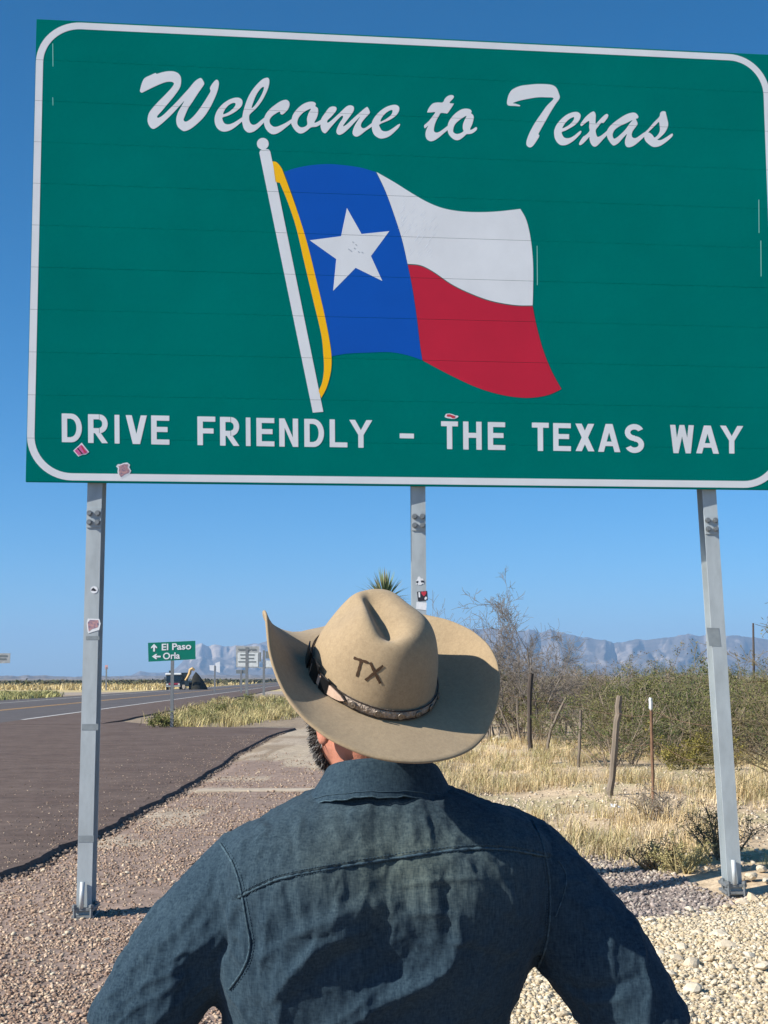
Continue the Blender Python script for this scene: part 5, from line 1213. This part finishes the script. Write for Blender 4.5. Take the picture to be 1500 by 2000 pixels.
bp = nt.nodes.new('ShaderNodeBump'); bp.inputs['Strength'].default_value = .32; bp.inputs['Distance'].default_value = .001; Lk.new(thr, bp.inputs['Height']); Lk.new(bp.outputs[0], bs.inputs['Normal'])
shirt = obj('shirt', V, F, m_den, man, True)
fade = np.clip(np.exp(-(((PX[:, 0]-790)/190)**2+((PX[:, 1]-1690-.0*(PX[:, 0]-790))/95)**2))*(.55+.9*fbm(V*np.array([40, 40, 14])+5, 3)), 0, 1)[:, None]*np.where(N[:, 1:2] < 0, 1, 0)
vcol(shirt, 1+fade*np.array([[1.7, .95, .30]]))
BVS = BVHTree.FromPolygons([Vector(v) for v in V], [tuple(f) for f in F])
def on_shirt(px, py, lift=.0008):
    d = Vector(ray(px, py)).normalized(); h = BVS.ray_cast(Vector(CO), d)
    return None if h[0] is None else (np.array(h[0])+np.array(h[1])*lift, np.array(h[1]))
m_thr = mat('seam_thread', (.05, .085, .11), .9, spec=.1); m_fell = mat('seam_denim', (.055, .09, .112), .95, var=.5, scale=220, spec=.1)  # felled seam colour lightened to paint in the sunlit ridge
def seam(pts, off, name='seam', r=.0016, m=None, parent=None):
    P = catmull(pts, 10, False); Q = []
    for px, py in P:
        h = on_shirt(px, py+off)
        if h: Q.append(h[0])
    if len(Q) > 3:
        Q = np.array(Q); Q[1:-1] = (Q[:-2]+Q[1:-1]*2+Q[2:])/4
        rr = r*(1+.25*np.sin(np.arange(len(Q))*1.9)); MB().tube(Q, rr, 6).build(name, m or m_fell, parent or shirt, True)
def stitches(pts, off, step=5.0):
    P = catmull(pts, 24, False); acc = 0; mb = MB(); last = P[0]
    for a, b in zip(P[:-1], P[1:]):
        acc += np.hypot(*(b-a))
        if acc > step:
            acc = 0; h1 = on_shirt(a[0], a[1]+off, .0006); t = (b-a)/np.hypot(*(b-a)); h2 = on_shirt(a[0]+t[0]*3, a[1]+t[1]*3+off, .0006)
            if h1 and h2 and np.linalg.norm(h1[0]-h2[0]) < .01: mb.tube([h1[0], h2[0]], .0006, 4)
    if mb.V: o = mb.build('stitching', m_thr, shirt); o['kind'] = 'stuff'
seam(yoke, 0, r=.0021); stitches(yoke, -7); stitches(yoke, 5)
arml = [(430, 1648), (450, 1678), (464, 1712), (474, 1755), (482, 1800), (488, 1850), (474, 1895), (448, 1932)]
armr = [(1040, 1602), (1056, 1640), (1066, 1680), (1073, 1730), (1074, 1790), (1066, 1850), (1052, 1888)]
for a in (arml, armr): seam(a, 0, r=.0018); stitches([(x_+7, y_) if a is arml else (x_-6, y_) for x_, y_ in a], 0)
seam([(1090, 1680), (1106, 1710), (1100, 1750), (1085, 1790)], 0, r=.001)
# collar: a stand and a folded leaf round the neck
def collar():
    c0 = pw(748, 1496, 2.125); n = 64; prof = []
    rings = []
    for i in range(n+1):
        a = math.radians(-90+(-158+316*i/n)); f = (1-math.cos(a+math.pi/2))/2          # f: 0 at the back, 1 at the front
        ca, sa = math.cos(a), math.sin(a)
        def q(rx, ry, z, dx=0): return np.array([c0[0]+dx+rx*ca, c0[1]+ry*sa+rx*ca*BY, c0[2]+z])
        rim = .0165-.035*f; low = -.037-.020*f-.014*abs(ca)**3; fl = .010*abs(ca)**2
        wv = .0012*math.sin(i*.9)+.0009*math.sin(i*2.3)
        R_ = [q(.0735, .066, -.045-.03*f), q(.0745, .067, rim-.008), q(.0765, .069, rim-.001), q(.0795, .072, rim), q(.0835, .076, rim-.005), q(.091+fl*.5, .083, (rim+low)*.45+wv*.2), q(.099+fl, .091, low*.8+wv*.5, -.004), q(.1025+fl, .0945, low+wv, -.006), q(.1015+fl, .0935, low-.0025+wv, -.006), q(.098+fl, .090, low*.85, -.004), q(.086, .078, (rim+low)*.5), q(.0785, .071, -.03)]
        rings.append(R_)
    k = len(rings[0]); V = [p for r in rings for p in r]; F = []
    for i in range(n):
        for j in range(k): F.append((i*k+j, i*k+(j+1) % k, (i+1)*k+(j+1) % k, (i+1)*k+j))
    F += [tuple(range(k)), tuple(n*k+j for j in range(k))[::-1]]
    o = recalc(obj('collar', V, F, m_den, man, True)); vcol(o, np.ones((len(V), 3))); mu = o.modifiers.new('s', 'SUBSURF'); mu.levels = 2; mu.render_levels = 2
    Vc = np.array(V); mb = MB()
    for jj, w_ in ((7, .0011), (6, .0006)):
        pts = np.array([rings[i][jj]+np.array([0, -.0008, .0]) for i in range(4, n-3)]); MB().tube(pts, w_, 6).build('seam' if jj == 7 else 'stitching', m_fell if jj == 7 else m_thr, o, True)
collar()
# ---- beard: many short grey hairs along the jaw
Rb = np.random.default_rng(9); V = []; F = []; C = []; cnt = 0
while cnt < 5200:
    u = Rb.uniform(-1.25, 1.25); v = Rb.uniform(-.15, -.034)
    d = FM@np.array([math.sin(u)*1.0, math.cos(u), 0]); src = HD+FM@np.array([0, .01, v])+d*.25
    h = BVB.ray_cast(Vector(src), Vector(-d))
    if h[0] is None: continue
    loc = FM.T@(np.array(h[0])-HD)
    if abs(loc[0]) < .02 and loc[2] > -.064: continue
    if loc[1] < .012+(-.044-loc[2])*.12: continue
    if loc[2] > -.059+abs(loc[0])*.45: continue
    p = np.array(h[0]); nrm = np.array(h[1]); L = Rb.uniform(.010, .020); g = nrm*.75+FM@np.array([0, -.15, -.75])+Rb.normal(0, .28, 3); g /= np.linalg.norm(g)
    s = np.cross(g, Rb.normal(0, 1, 3)); s /= np.linalg.norm(s); w_ = .00042; b = len(V)
    V += [p-s*w_, p+s*w_, p+g*L*.6+s*w_*.8+Rb.normal(0, .0012, 3), p+g*L]; F += [(b, b+1, b+2, b+3)]
    c = [(.035, .03, .028), (.06, .055, .05), (.16, .15, .14), (.02, .018, .017), (.30, .29, .27)][Rb.integers(0, 5)]; C += [c]*4; cnt += 1
o = obj('beard', V, F, mat('beard_hair', rough=.6, attr='Col', spec=.3), man); vcol(o, np.array(C)); o['kind'] = 'stuff'
# short cropped hair round the back of the head
V = []; F = []; C = []
for i in range(2600):
    a = Rb.uniform(-2.6, 2.6); d = FM@np.array([math.sin(a), -math.cos(a), 0]); v = Rb.uniform(.02, .07)
    h = BVB.ray_cast(Vector(HD+FM@np.array([0, -.0, v])+d*.25), Vector(-d))
    if h[0] is None: continue
    loc = FM.T@(np.array(h[0])-HD)
    if loc[1] > .02 or (abs(loc[0]) > .07 and loc[2] < .0): continue
    p = np.array(h[0]); g = np.array(h[1])*.5+FM@np.array([0, 0, -1.])+Rb.normal(0, .2, 3); g /= np.linalg.norm(g); s = np.cross(g, Rb.normal(0, 1, 3)); s /= np.linalg.norm(s); b = len(V)
    V += [p-s*.0004, p+s*.0004, p+g*.012]; F += [(b, b+1, b+2)]; C += [(.05, .04, .034)]*3
o = obj('hair', V, F, bpy.data.materials['beard_hair'], man); vcol(o, np.array(C)); o['kind'] = 'stuff'

# ================================================================== THE HAT
hat = thing('cowboy_hat', HC, 'tan felt cowboy hat with creased crown, branded letters and studded band on the man', 'hat')
m_felt = bpy.data.materials.new('tan_felt'); m_felt.use_nodes = True; nt = m_felt.node_tree; bs = nt.nodes['Principled BSDF']; Lk = nt.links; tc = nt.nodes.new('ShaderNodeTexCoord')
nA = noise(420, (1, 1, 1), 4); nB = noise(13, (1, 1, 1), 6); nC = noise(150, (1, 1, 1), 3)
f1 = math_('ADD', math_('MULTIPLY', nA.outputs['Fac'], .45), math_('ADD', math_('MULTIPLY', nC.outputs['Fac'], .35), math_('MULTIPLY', nB.outputs['Fac'], .42)))
rp = nt.nodes.new('ShaderNodeValToRGB'); rp.color_ramp.elements[0].position = .44; rp.color_ramp.elements[1].position = .80
rp.color_ramp.elements[0].color = (.285, .21, .125, 1); rp.color_ramp.elements[1].color = (.415, .31, .185, 1)
Lk.new(f1, rp.inputs[0]); Lk.new(rp.outputs[0], bs.inputs['Base Color']); bs.inputs['Roughness'].default_value = .95; bs.inputs['Specular IOR Level'].default_value = .08
bs.inputs['Sheen Weight'].default_value = .12; bs.inputs['Sheen Roughness'].default_value = .6
bp = nt.nodes.new('ShaderNodeBump'); bp.inputs['Strength'].default_value = .35; bp.inputs['Distance'].default_value = .0012; Lk.new(f1, bp.inputs['Height']); Lk.new(bp.outputs[0], bs.inputs['Normal'])
CA, CB, CH = .104, .088, .117                            # opening: half length, half width; crown height
CEXP = 1.0
def crown_pt(ph, th):
    c, s = math.cos(th), math.sin(th)
    rr = max(c, 0)**.36; z = CH*s**.68
    tp = 1-.20*(z/CH)**1.3
    x = CB*math.cos(ph)*rr*tp; y = CA*math.sin(ph)*rr*tp
    z += .008*(z/CH)*(-y/CA)*0
    # centre crease, deep in the middle and running out towards the back
    top = max(0., min(1., (z/CH-.55)/.40)); top = top*top*(3-2*top)
    x0 = -.017+.10*(y+.02)*.3
    yy_ = y
    wdt = .0165+.006*max(0, -yy_/CA); run = 1/(1+math.exp(-(yy_+.056)/.006))*1/(1+math.exp((yy_-.042)/.010))
    dep = .027*math.exp(-abs((x-x0)/wdt)**1.7)*run*top
    # two soft dents at the front shoulders of the crown
    z -= dep
    for sgn in (-1, 1):
        g = math.exp(-(((x-sgn*.058)/.024)**2+((y-.035)/.038)**2))*max(0, min(1, (z/CH-.3)/.4)); x -= sgn*.013*g; z -= .006*g
    z -= .012*top*max(0, (y+.02)/CA)**1.2*.0
    return (x, y, z)
n1_, n2_ = 220, 96; V = []; F = []
for i in range(n2_):
    th = (i/(n2_-1))**1.0*math.pi/2*.9995
    for j in range(n1_): V.append(crown_pt(2*math.pi*j/n1_, th))
for i in range(n2_-1):
    for j in range(n1_): F.append((i*n1_+j, i*n1_+(j+1) % n1_, (i+1)*n1_+(j+1) % n1_, (i+1)*n1_+j))
F.append(tuple((n2_-1)*n1_+j for j in range(n1_)))
VC = np.array(V); crown = recalc(obj('crown', hw(VC), F, m_felt, hat, True))
sm = crown.modifiers.new('sm', 'SMOOTH'); sm.iterations = 4; sm.factor = .5
BVC = BVHTree.FromPolygons([Vector(v) for v in hw(VC)], F[:-1])
# brim: rolled up at both sides, level behind, dipping in front
BT = [(-180, .046), (-170, .030), (-160, .016), (-148, .006), (-135, .0), (-115, -.003), (-95, -.002), (-75, -.001), (-60, -.001), (-48, .003), (-36, .018), (-24, .038), (-12, .050), (0, .053), (13, .049), (28, .038), (42, .024), (56, .006), (72, -.018), (90, -.040), (104, -.046), (116, -.036), (128, -.010), (140, .022), (150, .050), (158, .066), (165, .074), (172, .066)]
bang = np.array([a for a, _ in BT]); bz = np.array([z for _, z in BT])
BXR, BXL, BYF, BYB = .172, .165, .190, .190
def brim_z(deg):
    b_ = np.concatenate([bang-360, bang, bang+360]); z_ = np.concatenate([bz]*3)
    return np.interp(deg, b_, z_)
nph, nrr = 288, 18
degs = np.linspace(-180, 180, nph, endpoint=False); zo = brim_z(degs)
for _ in range(5): zo = (np.roll(zo, 1)+zo*2+np.roll(zo, -1))/4
def brim_pt(k, s):
    a = math.radians(degs[k]); bx_ = BXR if math.cos(a) > 0 else BXL; by_ = BYF if math.sin(a) > 0 else BYB
    c = np.array([CB*1.0*math.cos(a), CA*1.0*math.sin(a), 0]); o = np.array([bx_*math.cos(a), by_*math.sin(a), 0]); z = zo[k]
    p = (2.7 if math.cos(a) > 0 else 1.9) if z > 0 else 1.5
    q = c+(o-c)*s; q[2] = z*s**p; return q
V = []; F = []; th_ = .0042
ring_s = list(np.linspace(-.06, 1, nrr))
prof = [(s, 0) for s in ring_s]+[(1.012, -.0012), (1.012, -.003)]+[(s, -th_) for s in ring_s[::-1]]
kp = len(prof)
for k in range(nph):
    for s, dz in prof:
        q = brim_pt(k, max(s, 0)); 
        if s < 0: q = q*np.array([1+s*.5, 1+s*.5, 1])
        if s > 1: e = brim_pt(k, 1)-brim_pt(k, .95); q = brim_pt(k, 1)+e/np.linalg.norm(e)*.0014
        # thickness along the local normal
        t1 = brim_pt(k, min(max(s, 0)+.03, 1))-brim_pt(k, max(min(s, 1)-.03, 0)); t2 = brim_pt((k+1) % nph, max(min(s, 1), .02))-brim_pt(k-1, max(min(s, 1), .02)); nn = np.cross(t1, t2); nn /= np.linalg.norm(nn)+1e-9
        if nn[2] < 0: nn = -nn
        V.append(q+nn*dz)
for k in range(nph):
    for j in range(kp): F.append((k*kp+j, k*kp+(j+1) % kp, ((k+1) % nph)*kp+(j+1) % kp, ((k+1) % nph)*kp+j))
brim = recalc(obj('brim', hw(np.array(V)), F, m_felt, hat, True))
sw_ = brim.modifiers.new('w', 'EDGE_SPLIT'); sw_.split_angle = math.radians(60)
# hat band with studs, braid edges, a black buckle on the left
m_band = mat('band_leather', (.42, .34, .27), .75, col2=(.24, .19, .15), scale=180, spec=.2, bump=.8, bscale=160)
m_bdark = mat('band_edge', (.035, .026, .02), .6, var=.3, scale=120)
m_silv = mat('concho_silver', (.24, .20, .16), .4, metal=.6, var=.3, scale=260)
m_black = mat('black_leather', (.008, .008, .009), .35, spec=.5)
def ring_at(z0, off, n=180, zfun=None):
    out = []
    for j in range(n):
        a = 2*math.pi*j/n; th = math.asin(min(1, (max(z0, 0)/CH)))*1.0
        tp = 1-.20*(z0/CH)**1.3; out.append(((CB*tp+off)*math.cos(a), (CA*tp+off)*math.sin(a), z0))
    return np.array(out)
n = 180; z0, z1 = .0035, .0165
rings = [ring_at(z0, .0008), ring_at(z0, .0030), ring_at((z0+z1)/2, .0036), ring_at(z1, .0030), ring_at(z1, .0008)]
V = np.concatenate(rings); F = [(i*n+j, i*n+(j+1) % n, (i+1)*n+(j+1) % n, (i+1)*n+j) for i in range(4) for j in range(n)]
band = recalc(obj('hat_band', hw(V), F, m_band, hat, True))
for zz in (z0+.0002, z1-.0002):
    P = ring_at(zz, .0028); P = np.concatenate([P, P[:1]]); MB().tube(hw(P), .0011, 6, False).build('band_edging', m_bdark, band, True)
for a in (-105, -118, -92, -79, -66, -50, -33): pass
def band_frame(deg, z=.010, off=.0042):
    a = math.radians(deg); p = np.array([(CB*.995+off)*math.cos(a), (CA*.995+off)*math.sin(a), z]); nn = np.array([math.cos(a)/CB, math.sin(a)/CA, 0]); nn /= np.linalg.norm(nn); t = np.array([-nn[1], nn[0], 0]); return p, nn, t
for deg in (-134, -112, -92, -74, -56, -36, -14, 10):
    p, nn, t = band_frame(deg); up = np.array([0, 0, 1.])
    mb = MB(); rr_ = [(.0, .0052), (.0012, .0054), (.0022, .0044), (.0012, .0034), (.0016, .0022), (.0028, .0)]
    mb.loft([[hw(p+nn*h_+(t*math.cos(u)+up*math.sin(u))*max(r_, 1e-5)) for u in np.linspace(0, 2*math.pi, 17)[:-1]] for h_, r_ in rr_]); c_ = recalc(mb.build('concho', m_silv, band, True))
    for k in range(5):
        u = 2*math.pi*k/5+1.57; q = p+nn*.0022+(t*math.cos(u)+up*math.sin(u))*.0026; MB().ball(hw(q), .0009, None, 6, 4).build('bead', m_bdark, c_) if False else None
# tab, buckle and keeper
def tab(d0, d1, zlo, zhi, off, m, name, point=False):
    V = []; k = 12
    for i in range(k+1):
        f = i/k; dg = d0+(d1-d0)*f; sh = 1.0
        if point: sh = min(1, (1-f)*3.2)**.5 if f > .7 else 1
        for z in (zlo, zhi):
            zz = .010+(z-.010)*sh; p, nn, t = band_frame(dg, zz, off); V += [p, p+nn*.002]
    F = []
    for i in range(k):
        a = i*4; b = a+4; F += [(a+1, a+3, b+3, b+1), (a, b, b+2, a+2), (a, a+1, b+1, b), (a+2, b+2, b+3, a+3)]
    F += [(0, 2, 3, 1), (k*4, k*4+1, k*4+3, k*4+2)]
    return recalc(obj(name, hw(np.array(V)), F, m, band))
tab(-190, -139, .0005, .0195, .0034, m_bdark, 'tab_edge', True)
tab(-186, -141, .0028, .0172, .0048, mat('pale_tab', (.62, .44, .33), .7, var=.2, scale=90), 'tab', True)
for d0, d1, h0, h1 in ((-208, -192, -.002, .028), (-184, -172, -.002, .030), (-168, -158, .0, .024)):
    o = tab(d0, d1, h0, h1, .0062, m_black, 'buckle'); bevel(o, .0012)
# branded letters on the back of the crown
m_brand = mat('branded_felt', (.055, .03, .015), .9, var=.4, scale=300)
ZT = ZA((500, 1120), 1/3.0)
def brand(strokes, nm):
    mb = MB()
    for a, b, w_ in strokes:
        a = np.array(a, float); b = np.array(b, float); d = b-a; L = np.hypot(*d); d /= L; n_ = np.array([-d[1], d[0]]); k = 10; V = []
        for i in range(k+1):
            wob_ = 1+.18*math.sin(i*1.7+a[0])
            for e in (-1, 1):
                q = a+d*L*i/k+n_*e*w_/2*wob_; px_, py_ = ZT([tuple(q)])[0]; h = BVC.ray_cast(Vector(CO), Vector(ray(px_, py_)).normalized())
                if h[0] is None: continue
                V.append(np.array(h[0])-ray(px_, py_)/np.linalg.norm(ray(px_, py_))*.0011)
        if len(V) == 2*(k+1): mb.add(V, [(2*i, 2*i+1, 2*i+3, 2*i+2) for i in range(k)])
    if mb.V: mb.build(nm, m_brand, crown, True)
brand([((572, 494), (656, 522), 15), ((616, 512), (590, 605), 15)], 'letter_t')
brand([((668, 522), (728, 645), 16), ((745, 540), (640, 626), 15)], 'letter_x')
